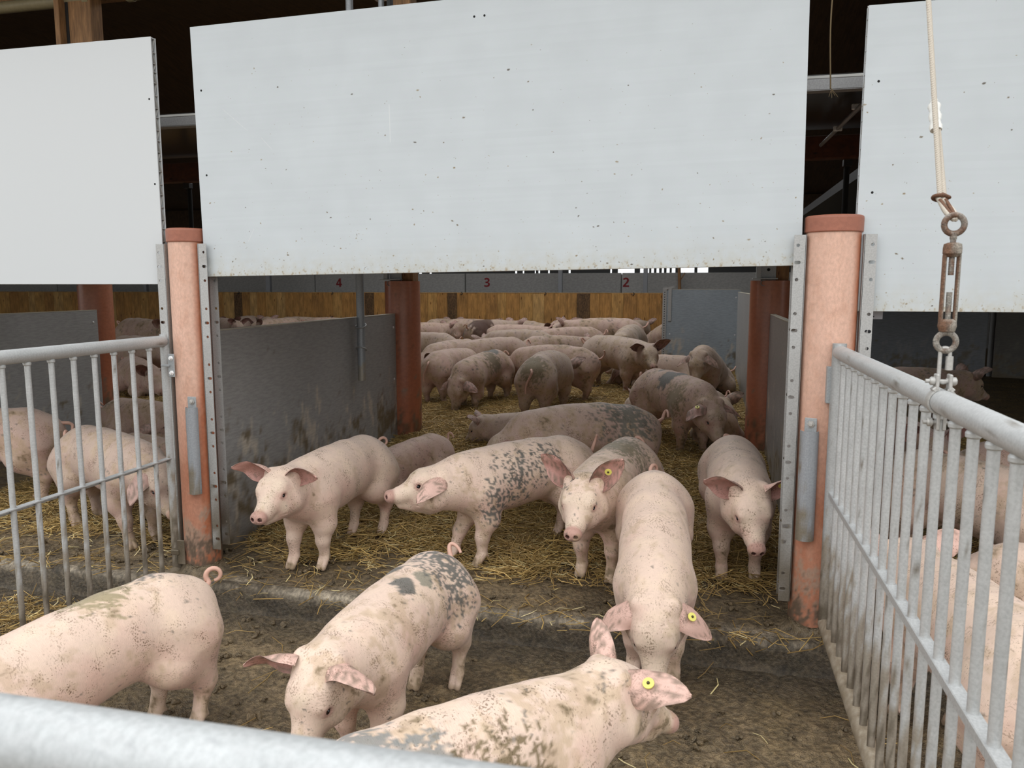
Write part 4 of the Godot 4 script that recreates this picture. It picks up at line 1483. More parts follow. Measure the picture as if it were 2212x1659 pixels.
func field_mesh(B: PackedFloat32Array, C: PackedFloat32Array, lo: Vector3, hi: Vector3, cell: float, hp: Vector3, hn: Vector3, hr: float, part: int) -> Dictionary:
	# part 0: everything; 1: all but the head; 2: the head alone (finer cells). The head is a ball round hp, cut at the neck by the plane through hp facing hn.
	const S := 11
	const K := 4
	var nx := int(ceil((hi.x - lo.x) / cell / K)) * K + 1
	var ny := int(ceil((hi.y - lo.y) / cell / K)) * K + 1
	var nz := int(ceil((hi.z - lo.z) / cell / K)) * K + 1
	var F := PackedFloat32Array()
	F.resize(nx * ny * nz)
	F.fill(1000.0)
	var sy := nx
	var sz := nx * ny
	var nb := B.size() / S
	var nc := C.size() / S
	var R := cell * K * 0.5 * 1.7321
	var reach := R * 1.18 + cell * 2.0
	var done := PackedInt32Array()
	for bz in range(0, nz - 1, K):
		for by in range(0, ny - 1, K):
			for bx in range(0, nx - 1, K):
				var cx := lo.x + (bx + K * 0.5) * cell
				var cy := lo.y + (by + K * 0.5) * cell
				var cz := lo.z + (bz + K * 0.5) * cell
				if part > 0:
					var s := minf((cx - hp.x) * hn.x + (cy - hp.y) * hn.y + (cz - hp.z) * hn.z, hr - Vector3(cx, cy, cz).distance_to(hp))
					if part == 1 and s > reach + 0.05 or part == 2 and s < -reach - 0.02:
						continue
				var act := PackedInt32Array()
				var d := 1000.0
				for b in nb:
					var o := b * S
					var zs := B[o + 10]
					var px := cx - B[o]
					var py := cy - B[o + 1]
					var pz := (cz - B[o + 2]) * zs
					var dx := B[o + 3]
					var dy := B[o + 4]
					var dz := B[o + 5] * zs
					var t := clampf((px * dx + py * dy + pz * dz) * B[o + 6], 0.0, 1.0)
					px -= dx * t
					py -= dy * t
					pz -= dz * t
					var e := sqrt(px * px + py * py + pz * pz) - B[o + 7] - B[o + 8] * t
					var k := B[o + 9]
					if e < reach + k:
						act.append(o)
					var h := maxf(k - absf(d - e), 0.0) / k
					d = minf(d, e) - h * h * k * 0.25
				if d > reach:
					continue
				var carve := PackedInt32Array()
				for b in nc:
					var o := b * S
					if Vector3(cx - C[o] - C[o + 3] * 0.5, cy - C[o + 1] - C[o + 4] * 0.5, cz - C[o + 2] - C[o + 5] * 0.5).length() < reach + 0.04 + 0.5 * Vector3(C[o + 3], C[o + 4], C[o + 5]).length():
						carve.append(o)
				if d < -reach - 0.03 and carve.is_empty():
					for k in K + 1:
						for j in K + 1:
							var at := (bz + k) * sz + (by + j) * sy + bx
							for i in K + 1:
								F[at + i] = minf(F[at + i], -1000.0) if F[at + i] > 900.0 else F[at + i]
					continue
				done.append(bx)
				done.append(by)
				done.append(bz)
				for k in K + 1:
					for j in K + 1:
						var at := (bz + k) * sz + (by + j) * sy + bx
						cy = lo.y + (by + j) * cell
						cz = lo.z + (bz + k) * cell
						for i in K + 1:
							if absf(F[at + i]) < 900.0:
								continue
							cx = lo.x + (bx + i) * cell
							d = 1000.0
							for o in act:
								var zs := B[o + 10]
								var px := cx - B[o]
								var py := cy - B[o + 1]
								var pz := (cz - B[o + 2]) * zs
								var dx := B[o + 3]
								var dy := B[o + 4]
								var dz := B[o + 5] * zs
								var t := clampf((px * dx + py * dy + pz * dz) * B[o + 6], 0.0, 1.0)
								px -= dx * t
								py -= dy * t
								pz -= dz * t
								var e := sqrt(px * px + py * py + pz * pz) - B[o + 7] - B[o + 8] * t
								var kk := B[o + 9]
								var h := kk - absf(d - e)
								if h > 0.0:
									d = minf(d, e) - h * h / kk * 0.25
								else:
									d = minf(d, e)
							for o in carve:
								var px := cx - C[o]
								var py := cy - C[o + 1]
								var pz := cz - C[o + 2]
								var t := clampf((px * C[o + 3] + py * C[o + 4] + pz * C[o + 5]) * C[o + 6], 0.0, 1.0)
								px -= C[o + 3] * t
								py -= C[o + 4] * t
								pz -= C[o + 5] * t
								var e := C[o + 7] + C[o + 8] * t - sqrt(px * px + py * py + pz * pz)
								var kk := C[o + 9]
								var h := maxf(kk - absf(d - e), 0.0)
								d = maxf(d, e) + h * h / kk * 0.25
							F[at + i] = d
	# surface nets
	var V := PackedVector3Array()
	var N := PackedVector3Array()
	var I := PackedInt32Array()
	var cells := PackedInt32Array()
	var id := PackedInt32Array()
	id.resize(nx * ny * nz)
	id.fill(-1)
	for q in range(0, done.size(), 3):
		for k in range(done[q + 2], done[q + 2] + K):
			for j in range(done[q + 1], done[q + 1] + K):
				for i in range(done[q], done[q] + K):
					var at := k * sz + j * sy + i
					var a0 := F[at]
					var a1 := F[at + 1]
					var a2 := F[at + sy]
					var a3 := F[at + sy + 1]
					var a4 := F[at + sz]
					var a5 := F[at + sz + 1]
					var a6 := F[at + sz + sy]
					var a7 := F[at + sz + sy + 1]
					var inside := int(a0 < 0) + int(a1 < 0) + int(a2 < 0) + int(a3 < 0) + int(a4 < 0) + int(a5 < 0) + int(a6 < 0) + int(a7 < 0)
					if inside == 0 or inside == 8:
						continue
					var x := 0.0
					var y := 0.0
					var z := 0.0
					var n := 0
					if (a0 < 0) != (a1 < 0):
						x += a0 / (a0 - a1); n += 1
					if (a2 < 0) != (a3 < 0):
						x += a2 / (a2 - a3); y += 1; n += 1
					if (a4 < 0) != (a5 < 0):
						x += a4 / (a4 - a5); z += 1; n += 1
					if (a6 < 0) != (a7 < 0):
						x += a6 / (a6 - a7); y += 1; z += 1; n += 1
					if (a0 < 0) != (a2 < 0):
						y += a0 / (a0 - a2); n += 1
					if (a1 < 0) != (a3 < 0):
						y += a1 / (a1 - a3); x += 1; n += 1
					if (a4 < 0) != (a6 < 0):
						y += a4 / (a4 - a6); z += 1; n += 1
					if (a5 < 0) != (a7 < 0):
						y += a5 / (a5 - a7); x += 1; z += 1; n += 1
					if (a0 < 0) != (a4 < 0):
						z += a0 / (a0 - a4); n += 1
					if (a1 < 0) != (a5 < 0):
						z += a1 / (a1 - a5); x += 1; n += 1
					if (a2 < 0) != (a6 < 0):
						z += a2 / (a2 - a6); y += 1; n += 1
					if (a3 < 0) != (a7 < 0):
						z += a3 / (a3 - a7); x += 1; y += 1; n += 1
					var p := Vector3(lo.x + (i + x / n) * cell, lo.y + (j + y / n) * cell, lo.z + (k + z / n) * cell)
					if part > 0:
						var s := minf((p - hp).dot(hn), hr - p.distance_to(hp))
						if part == 1 and s > cell * 1.9 or part == 2 and s < -cell:
							continue
					id[at] = V.size()
					V.append(p)
					N.append(Vector3(a1 + a3 + a5 + a7 - a0 - a2 - a4 - a6, a2 + a3 + a6 + a7 - a0 - a1 - a4 - a5, a4 + a5 + a6 + a7 - a0 - a1 - a2 - a3).normalized())
					cells.append(at)
	for at in cells:
		var in0 := F[at] < 0
		for axis in 3:
			var su: int = [1, sy, sz][axis]
			var sv: int = [sy, sz, 1][axis]
			var sw: int = [sz, 1, sy][axis]
			if (F[at + su] < 0) == in0 or at < sv + sw:
				continue
			var p00 := id[at - sv - sw]
			var p10 := id[at - sw]
			var p11 := id[at]
			var p01 := id[at - sv]
			if p00 < 0 or p10 < 0 or p01 < 0:
				continue
			if in0:
				I.append_array(PackedInt32Array([p00, p01, p11, p00, p11, p10]))
			else:
				I.append_array(PackedInt32Array([p00, p11, p01, p00, p10, p11]))
	return {"v": V, "n": N, "i": I}


func g(p: Dictionary, key: String, other):
	return p[key] if p.has(key) else other


func pig_bones(p: Dictionary) -> Dictionary:
	var B := PackedFloat32Array()
	var C := PackedFloat32Array()
	var dh: float = g(p, "drop_hip", 0.0)
	var ds: float = g(p, "drop_chest", 0.0)
	var bend: float = g(p, "bend", 0.0)
	var fat: float = g(p, "fat", 1.0)
	var ground: float = g(p, "step", 0.0)          # height of the ground under the front feet
	const XH := -0.36
	const XS := 0.27
	var at := func(x: float, y: float, z := 0.0) -> Vector3:
		var t := clampf((x - XH) / (XS - XH), -0.2, 1.3)
		return Vector3(x, y - lerpf(dh, ds, t), z + bend * (x + 0.1) * absf(x + 0.1))
	const K := 0.07
	var spine := [[-0.44, 0.487, 0.142], [-0.33, 0.5, 0.168], [-0.13, 0.502, 0.172 * fat], [0.05, 0.488, 0.18 * fat], [0.2, 0.478, 0.176 * fat], [0.3, 0.484, 0.16], [0.39, 0.495, 0.142]]
	for i in spine.size() - 1:
		var a: Array = spine[i]
		var b: Array = spine[i + 1]
		bone(B, at.call(a[0], a[1]), at.call(b[0], b[1]), a[2], b[2], K, 1.16 if i else 1.1)
	# neck and head
	var yaw := deg_to_rad(g(p, "yaw", 0.0))
	var neck := deg_to_rad(g(p, "neck", 12.0))
	var pitch := deg_to_rad(g(p, "pitch", -22.0))
	var roll := deg_to_rad(g(p, "tilt", 0.0))
	var nb: Vector3 = at.call(0.37, 0.487)
	var by := -yaw * 0.55
	var hj := nb + 0.155 * Vector3(cos(neck) * cos(by), sin(neck), -sin(by) * cos(neck))
	bone(B, nb, hj, 0.146, 0.118, 0.06, 1.1)
	var T := Transform3D(Basis(Vector3.UP, -yaw) * Basis(Vector3.BACK, pitch) * Basis(Vector3.RIGHT, roll), hj)
	var hb := func(list: PackedFloat32Array, ax: float, ay: float, az: float, bx: float, by_: float, bz: float, ra: float, rb: float, k: float) -> void:
		bone(list, T * Vector3(ax, ay, az), T * Vector3(bx, by_, bz), ra, rb, k)
	hb.call(B, -0.02, 0.0, 0.0, 0.07, 0.018, 0.0, 0.112, 0.092, 0.05)
	hb.call(B, 0.09, 0.0, 0.0, 0.2, -0.03, 0.0, 0.082, 0.05, 0.03)
	hb.call(B, 0.2, -0.03, 0.0, 0.25, -0.036, 0.0, 0.045, 0.037, 0.015)
	hb.call(B, 0.258, -0.034, -0.011, 0.258, -0.034, 0.011, 0.0345, 0.0345, 0.008)
	hb.call(B, 0.04, -0.085, 0.0, 0.195, -0.085, 0.0, 0.066, 0.024, 0.03)
	for s in [-1.0, 1.0]:
		hb.call(B, 0.03, -0.045, 0.055 * s, 0.09, -0.055, 0.045 * s, 0.074, 0.05, 0.035)
		hb.call(B, 0.08, 0.068, 0.052 * s, 0.115, 0.052, 0.058 * s, 0.026, 0.02, 0.03)
		hb.call(B, -0.03, 0.05, 0.06 * s, -0.03, 0.083, 0.074 * s, 0.042, 0.03, 0.03)
		if g(p, "cell", 0.01) < 0.013:
			# lids round the eye, then the eye socket, the nostril and the line of the mouth
			for q in 8:
				var w0 := TAU * q / 8.0
				var w1 := TAU * (q + 1) / 8.0
				hb.call(B, 0.122 + 0.017 * cos(w0) - 0.003, 0.032 + 0.012 * sin(w0), (0.073 - 0.006 * cos(w0)) * s, 0.122 + 0.017 * cos(w1) - 0.003, 0.032 + 0.012 * sin(w1), (0.073 - 0.006 * cos(w1)) * s, 0.0065, 0.0065, 0.006)
			hb.call(C, 0.119, 0.032, 0.078 * s, 0.121, 0.031, 0.095 * s, 0.009, 0.014, 0.006)
			hb.call(C, 0.272, -0.032, 0.019 * s, 0.3, -0.03, 0.021 * s, 0.0085, 0.0115, 0.006)
			hb.call(C, 0.262, -0.076, 0.012 * s, 0.2, -0.079, 0.044 * s, 0.004, 0.004, 0.008)
			hb.call(C, 0.2, -0.079, 0.044 * s, 0.12, -0.078, 0.077 * s, 0.004, 0.003, 0.008)
	# legs
	var steps: Array = g(p, "steps", [0.03, -0.03, -0.03, 0.04])  # front left, front right, hind left, hind right
	var pose: String = g(p, "pose", "stand")
	for q in 2:
		var s: float = [-1.0, 1.0][q]
		var sh: Vector3 = at.call(XS + 0.005, 0.43, 0.075 * s)
		var hip: Vector3 = at.call(XH - 0.01, 0.455, 0.07 * s)
		var knee: Vector3
		var fet: Vector3
		var toe: Vector3
		if pose == "lie":
			var elbow: Vector3 = at.call(XS - 0.04, 0.36, 0.125 * s)
			knee = elbow + Vector3(0.15, -0.07, 0.0)
			knee.y = 0.06
			fet = Vector3(knee.x - 0.09, 0.045, knee.z - 0.01 * s)
			toe = fet + Vector3(-0.07, -0.012, 0)
			bone(B, sh, elbow, 0.11, 0.08, 0.06)
			bone(B, elbow, knee, 0.075, 0.046, 0.04)
		else:
			var foot := Vector3(XS + 0.01 + steps[q], ground, 0.088 * s + sh.z - 0.075 * s)
			var elbow := sh + Vector3(-0.02, -0.15, 0.02 * s)
			fet = foot + Vector3(-0.012, 0.085, 0)
			knee = elbow.lerp(fet, 0.52) + Vector3(0.016, 0, 0)
			toe = foot + Vector3(0.03, 0.018, 0)
			bone(B, sh, elbow, 0.108, 0.07, 0.07)
			bone(B, elbow, knee, 0.066, 0.039, 0.035)
		bone(B, knee, fet, 0.038, 0.03, 0.03)
		for w in [-1.0, 1.0]:
			bone(B, fet + Vector3(0.004, -0.012, 0.011 * w), toe + Vector3(0.004, -0.003, 0.017 * w), 0.024, 0.0155, 0.01)
			bone(B, fet + Vector3(-0.02, -0.008, 0.012 * w), fet + Vector3(-0.031, -0.026, 0.016 * w), 0.011, 0.007, 0.01)
		if pose == "lie" or pose == "sit":
			var stifle: Vector3 = at.call(XH + 0.17, 0.37, 0.15 * s)
			var hock := Vector3(XH - 0.03, 0.06, 0.17 * s)
			fet = Vector3(XH + 0.11, 0.042, 0.175 * s)
			toe = fet + Vector3(0.075, -0.016, 0)
			bone(B, hip, stifle, 0.14, 0.1, 0.07)
			bone(B, stifle, hock, 0.085, 0.045, 0.05)
			bone(B, hock, fet, 0.042, 0.033, 0.03)
		else:
			var foot := Vector3(XH - 0.03 + steps[2 + q], 0.0, 0.09 * s + hip.z - 0.07 * s)
			var stifle := hip + Vector3(0.05, -0.105, 0.024 * s)
			fet = foot + Vector3(-0.012, 0.085, 0)
			var hock := Vector3(foot.x - 0.045, 0.215, lerpf(stifle.z, foot.z, 0.6))
			toe = foot + Vector3(0.028, 0.018, 0)
			bone(B, hip, stifle, 0.136, 0.096, 0.07)
			bone(B, stifle, hock + Vector3(0.012, 0.0, 0), 0.088, 0.042, 0.06)
			bone(B, hip + Vector3(-0.06, -0.05, 0.02 * s), hock, 0.108, 0.036, 0.06)
			bone(B, hock, fet, 0.037, 0.03, 0.025)
		for w in [-1.0, 1.0]:
			bone(B, fet + Vector3(0.004, -0.012, 0.011 * w), toe + Vector3(0.004, -0.003, 0.017 * w), 0.024, 0.0155, 0.01)
			bone(B, fet + Vector3(-0.02, -0.008, 0.012 * w), fet + Vector3(-0.031, -0.026, 0.016 * w), 0.011, 0.007, 0.01)
	return {"B": B, "C": C, "head": T, "tail": at.call(-0.575, 0.545), "nb": nb}


func pig_skin(p: Dictionary, V: PackedVector3Array, N: PackedVector3Array, head: Transform3D) -> PackedColorArray:
	var out := PackedColorArray()
	out.resize(V.size())
	var seed_at: float = g(p, "seed", 0) * 3.7
	var dirt: float = g(p, "dirt", 0.3)
	var spots: Array = g(p, "spots", [])
	var base: Color = g(p, "skin", Color(0.79, 0.605, 0.5))
	var pinker := Color(base.r * 0.97, base.g * 0.8, base.b * 0.8)
	var pale := Color(base.r * 1.1, base.g * 1.13, base.b * 1.05)
	var mud := Color(0.2, 0.145, 0.075)
	var grey := Color(0.135, 0.13, 0.115)
	var inv := head.affine_inverse()
	for i in V.size():
		var v := V[i]
		var n := N[i]
		var q := v + Vector3(seed_at, 0, seed_at * 0.3)
		var a := noise.get_noise_3dv(q * 3.0)
		var b := noise.get_noise_3dv(q * 8.0 + Vector3(9, 0, 0))
		var c := base.lerp(pinker, clampf(0.25 - 0.5 * n.y + a * 0.7, 0.0, 1.0))
		c = c.lerp(pale, clampf(b * 0.9 + 0.1, 0.0, 0.6))
		var h := inv * v
		var in_head := clampf((h.x - 0.02) * 12.0, 0.0, 1.0)
		if h.x > 0.0 and h.length() < 0.33:
			c = c.lerp(Color(0.72, 0.6, 0.47), 0.45 * in_head * clampf(b * 1.5 + 0.6, 0.0, 1.0))
			if h.x > 0.235:
				c = c.lerp(Color(0.52, 0.3, 0.25), clampf((h.x - 0.235) * 50.0, 0.0, 0.9))
			if h.x > 0.255 and minf((h - Vector3(0.28, -0.032, 0.02)).length(), (h - Vector3(0.28, -0.032, -0.02)).length()) < 0.0125:
				c = Color(0.12, 0.05, 0.04)
			var e := minf((h - Vector3(0.122, 0.032, 0.08)).length(), (h - Vector3(0.122, 0.032, -0.08)).length())
			c = c.lerp(Color(0.42, 0.2, 0.17), clampf((0.03 - e) * 40.0, 0.0, 0.7))
		# dried mud: streaks and blots, more on the lower legs and the flanks
		var low := clampf((0.2 - v.y + g(p, "step", 0.0) * float(v.x > 0.0)) * 4.5, 0.0, 1.0)
		var d := noise.get_noise_3dv(Vector3(q.x * 7.0, q.y * 3.5, q.z * 7.0) + Vector3(0, 40, 0)) + 0.6 * noise.get_noise_3dv(q * 21.0 + Vector3(0, 70, 0))
		c = c.lerp(Color(0.47, 0.345, 0.205), clampf((d + 0.12 + dirt * 0.5 + 0.5 * low - 0.45) * 2.6, 0.0, 0.6 + 0.25 * low) * (0.45 + 0.55 * dirt))
		c = c.lerp(mud, clampf((d + dirt * 0.45 + 0.62 * low - 0.78) * 4.0, 0.0, 0.8))
		c = c.lerp(Color(0.4, 0.29, 0.19), 0.75 * clampf((0.036 - v.y + g(p, "step", 0.0) * float(v.x > 0.0)) * 90.0, 0.0, 1.0))
		var f := noise.get_noise_3dv(q * 30.0 + Vector3(0, 0, 50)) + 0.5 * noise.get_noise_3dv(q * 5.0 + Vector3(30, 0, 50))
		c = c.lerp(grey, clampf((f - 0.72 + dirt * 0.38) * 6.0, 0.0, 0.75))
		for s in spots:
			var away: Vector3 = v - s[0]
			away.y *= 0.8
			var k: float = 1.0 - away.length() / s[1] + 0.42 * noise.get_noise_3dv(q * 14.0) + 0.18 * noise.get_noise_3dv(q * 60.0)
			if s.size() > 3:
				k -= s[3] * maxf(0.0, 0.7 * noise.get_noise_3dv(q * 26.0) + 0.7 * noise.get_noise_3dv(q * 48.0) + 0.22)
			c = c.lerp(s[2], clampf(k * 7.0, 0.0, 0.92))
		out[i] = c
	return out


func to_mesh(V: PackedVector3Array, N: PackedVector3Array, I: PackedInt32Array, C := PackedColorArray(), UV := PackedVector2Array()) -> ArrayMesh:
	var arrays := []
	arrays.resize(Mesh.ARRAY_MAX)
	arrays[Mesh.ARRAY_VERTEX] = V
	arrays[Mesh.ARRAY_NORMAL] = N
	arrays[Mesh.ARRAY_INDEX] = I
	if C.size():
		arrays[Mesh.ARRAY_COLOR] = C
	if UV.size():
		arrays[Mesh.ARRAY_TEX_UV] = UV
	var m := ArrayMesh.new()
	m.add_surface_from_arrays(Mesh.PRIMITIVE_TRIANGLES, arrays)
	return m


func ear_mesh(p: Dictionary, side: float, spec: Array) -> ArrayMesh:
	# spec: lift (degrees above the horizon), sweep (degrees forward of straight out), droop, turn of the hollow (0 forward, 90 down), size, hollow turned inward
	var size: float = spec[4] if spec.size() > 4 else 1.0
	var lift := deg_to_rad(spec[0])
	var sweep := deg_to_rad(spec[1])
	var axis := Vector3(sin(sweep) * cos(lift), sin(lift), side * cos(sweep) * cos(lift))
	var hollow := Vector3(cos(deg_to_rad(spec[3])), -sin(deg_to_rad(spec[3])), -side * (spec[5] if spec.size() > 5 else 0.0))
	hollow = (hollow - axis * hollow.dot(axis)).normalized()
	var across := axis.cross(hollow) * side
	var droop: float = spec[2]
	var fall := (hollow + Vector3(0.2, -0.5, 0)).normalized()
	const L := 0.205
	var rows := 12
	var cols := 10
	var front := []
	for r in rows + 1:
		var s := float(r) / rows
		var w := 0.062 * pow(sin(PI * clampf(0.2 + 0.8 * s, 0, 1) * 0.985), 0.62) * (1.0 if s < 0.35 else 1.0 - 0.25 * (s - 0.35))
		if r == rows:
			w = 0.004
		var curl := lerpf(1.9, 0.55, minf(1.0, s * 1.5))
		var spine := axis * (L * s) + fall * (droop * L * s * s)
		var line := []
		for q in cols + 1:
			var t := 2.0 * q / cols - 1.0
			var phi := t * curl
			var wob := 0.006 * sin(s * 9.0 + t * 3.0 + side) * absf(t)
			line.append((spine + across * (w * sin(phi) / maxf(sin(minf(curl, PI / 2)), 0.3)) + hollow * (w * (1.0 - cos(phi)) * 0.9 + wob)) * size)
		front.append(line)
	var V := PackedVector3Array()
	var N := PackedVector3Array()
	var I := PackedInt32Array()
	var C := PackedColorArray()
	var nrm := []
	for r in rows + 1:
		var line := []
		for q in cols + 1:
			var dr: Vector3 = front[mini(r + 1, rows)][q] - front[maxi(r - 1, 0)][q]
			var dq: Vector3 = front[r][mini(q + 1, cols)] - front[r][maxi(q - 1, 0)]
			var n := dr.cross(dq).normalized() * -side
			line.append(n)
		nrm.append(line)
	var skin: Color = g(p, "skin", Color(0.79, 0.605, 0.5))
	var inner := Color(skin.r * 0.86, skin.g * 0.62, skin.b * 0.64)
	var outer := Color(skin.r * 0.98, skin.g * 0.84, skin.b * 0.86)
	var dirt: float = g(p, "dirt", 0.3)
	for layer in 2:
		for r in rows + 1:
			for q in cols + 1:
				var s := float(r) / rows
				var t := absf(2.0 * q / cols - 1.0)
				var th := lerpf(0.0095, 0.004, s) * (1.0 - 0.6 * t * t) * size
				var v: Vector3 = front[r][q] + nrm[r][q] * th * (0.5 if layer == 0 else -0.5)
				V.append(v)
				N.append(nrm[r][q] * (1.0 if layer == 0 else -1.0))
				var k := noise.get_noise_3dv(v * 40.0 + Vector3(g(p, "seed", 0) * 5.0, side * 3.0, layer * 7.0))
				var c := inner if layer == 0 else outer
				c = c.lerp(Color(0.25, 0.12, 0.1), (1.0 - s) * 0.55 if layer == 0 else 0.0)
				c = c.lerp(Color(0.17, 0.13, 0.09), clampf((k + dirt * 0.55 - 0.38 + 0.12 * t) * 4.0, 0.0, 0.7))
				C.append(c)
	var half := (rows + 1) * (cols + 1)
	for r in rows:
		for q in cols:
			var a := r * (cols + 1) + q
			var b := a + cols + 1
			var quad := [a, a + 1, b + 1, b] if side > 0 else [a, b, b + 1, a + 1]
			I.append_array(PackedInt32Array([quad[0], quad[2], quad[1], quad[0], quad[3], quad[2]]))
			I.append_array(PackedInt32Array([half + quad[0], half + quad[1], half + quad[2], half + quad[0], half + quad[2], half + quad[3]]))
	var edge := []
	for q in cols + 1:
		edge.append(q)
	for r in range(1, rows + 1):
		edge.append(r * (cols + 1) + cols)
	for q in range(cols - 1, -1, -1):
		edge.append(rows * (cols + 1) + q)
	for r in range(rows - 1, 0, -1):
		edge.append(r * (cols + 1))
	for e in edge.size():
		var a: int = edge[e]
		var b: int = edge[(e + 1) % edge.size()]
		if side > 0:
			I.append_array(PackedInt32Array([a, b, half + b, a, half + b, half + a]))
		else:
			I.append_array(PackedInt32Array([a, half + b, b, a, half + a, half + b]))
	return to_mesh(V, N, I, C)


func tail_points(kind: String) -> Array:
	var pts := []
	for i in 23:
		var t := i / 22.0
		match kind:
			"ring":   # one round curl standing on the rump
				var w := -1.9 + t * 6.4
				var r := 0.031 - 0.004 * t
				var u := Vector3(0.72, 0.1, 0.69) * cos(w) + Vector3(-0.12, 0.99, -0.05) * sin(w)
				pts.append(Vector3(-0.022, 0.042, 0.0) * minf(1.0, t * 7.0) + u * r + Vector3(-0.7, 0.0, 0.7) * 0.016 * t)
			"loop":   # raised loop that falls back on itself
				var w := t * 4.4
				pts.append(Vector3(-0.045 * sin(w * 0.5) - 0.01, 0.075 * sin(minf(w, 4.4) * 0.62) + 0.015 * t, 0.035 * sin(w * 0.9)))
			"up":
				pts.append(Vector3(-0.05 * sin(t * 2.0), 0.11 * t, 0.02 * sin(t * 3.0)))
			_:
				pts.append(Vector3(-0.045 * minf(1.0, t * 3.0) + 0.01 * t, 0.02 - 0.22 * t * t, 0.03 * sin(t * 5.0)))
	return pts


func pig_task(n: int) -> void:
	var p: Dictionary = pigs[n]
	var s := pig_bones(p)
	var B: PackedFloat32Array = s.B
	var lo := Vector3(9, 9, 9)
	var hi := -lo
	for o in range(0, B.size(), 11):
		var a := Vector3(B[o], B[o + 1], B[o + 2])
		var b := a + Vector3(B[o + 3], B[o + 4], B[o + 5])
		var r := maxf(B[o + 7], B[o + 7] + B[o + 8])
		lo = lo.min(a.min(b) - Vector3.ONE * (r + 0.01))
		hi = hi.max(a.max(b) + Vector3.ONE * (r + 0.01))
	var cell: float = p.cell
	lo -= Vector3.ONE * cell * 2.0
	hi += Vector3.ONE * cell * 2.0
	var T: Transform3D = s.head
	var hn := T.basis.x
	var hp := T.origin - hn * 0.03
	if cell < 0.013:
		var body := field_mesh(B, PackedFloat32Array(), lo, hi, cell, hp, hn, 0.36, 1)
		var hb := Vector3.ONE * 0.37
		var head := field_mesh(B, s.C, (hp - hb).max(lo), (hp + hb).min(hi), p.get("head_cell", 0.005), hp, hn, 0.36, 2)
		var at: int = body.v.size()
		var I: PackedInt32Array = body.i
		for q: int in head.i:
			I.append(q + at)
		body.i = I
		body.v.append_array(head.v)
		body.n.append_array(head.n)
		body.c = pig_skin(p, body.v, body.n, T)
		made[n] = [s, body]
	else:
		var body := field_mesh(B, PackedFloat32Array(), lo, hi, cell, hp, hn, 0.36, 0)
		body.c = pig_skin(p, body.v, body.n, T)
		made[n] = [s, body]


func place_pig(n: int) -> Node3D:
	var p: Dictionary = pigs[n]
	var s: Dictionary = made[n][0]
	var m: Dictionary = made[n][1]
	var root := thing("pig", p.label, "pig", p.at, 0.0, g(p, "group", ""))
	var size: float = g(p, "size", 1.0)
	root.basis = Basis(Vector3.UP, deg_to_rad(p.heading)) * Basis(Vector3.RIGHT, deg_to_rad(g(p, "roll", 0.0))) * Basis.from_scale(Vector3.ONE * size)
	var skin: Material = M.skin[int(g(p, "seed", 0)) % M.skin.size()]
	part("body", to_mesh(m.v, m.n, m.i, m.c), skin, root)
	var T: Transform3D = s.head
	var ears: Array = g(p, "ears", [[38, 5, 0.25, 10], [38, 5, 0.25, 10]])  # left, right
	for q in 2:
		var side: float = [-1.0, 1.0][q]
		var e := part("ear", ear_mesh(p, side, ears[q]), M.ear, root)
		e.transform = T * Transform3D(Basis(), Vector3(-0.028, 0.088, 0.072 * side))
		if g(p, "tag", "") == ["left", "right"][q]:
			var spec: Array = ears[q]
			var lift := deg_to_rad(spec[0])
			var sweep := deg_to_rad(spec[1])
			var axis := Vector3(sin(sweep) * cos(lift), sin(lift), side * cos(sweep) * cos(lift))
			var hollow := Vector3(cos(deg_to_rad(spec[3])), -sin(deg_to_rad(spec[3])), -side * (spec[5] if spec.size() > 5 else 0.0))
			hollow = (hollow - axis * hollow.dot(axis)).normalized()
			var out := hollow if g(p, "tag_inside", true) else -hollow
			var tg := part("ear_tag", ear_tag_mesh, null, e)
			tg.set_meta("label", "round yellow ear tag")
			tg.transform = Transform3D(Basis(axis.cross(out), out, axis.cross(out).cross(out)).orthonormalized(), axis * 0.085 + out * 0.006)
	if p.cell < 0.013:
		for side in [-1.0, 1.0]:
			var eye := part("eye", eye_ball, M.eye, root)
			eye.transform = T * Transform3D(Basis(Vector3.BACK, -0.25) * Basis.from_scale(Vector3(0.95, 0.66, 0.9)), Vector3(0.121, 0.031, 0.0735 * side))
	var tail := PackedVector3Array()
	var radii := PackedFloat32Array()
	var pts := tail_points(g(p, "tail", "loop"))
	for i in pts.size():
		tail.append(s.tail + Vector3(0.045, 0.0, 0.0) * (1.0 - minf(1.0, i / 3.0)) + pts[i])
		radii.append(lerpf(0.013, 0.007, float(i) / pts.size()))
	var tl := part("tail", tube(tail, radii, 8), M.tail, root)
	tl.set_meta("label", g(p, "tail_label", "thin pink tail")) if p.has("tail_label") else null
	return root

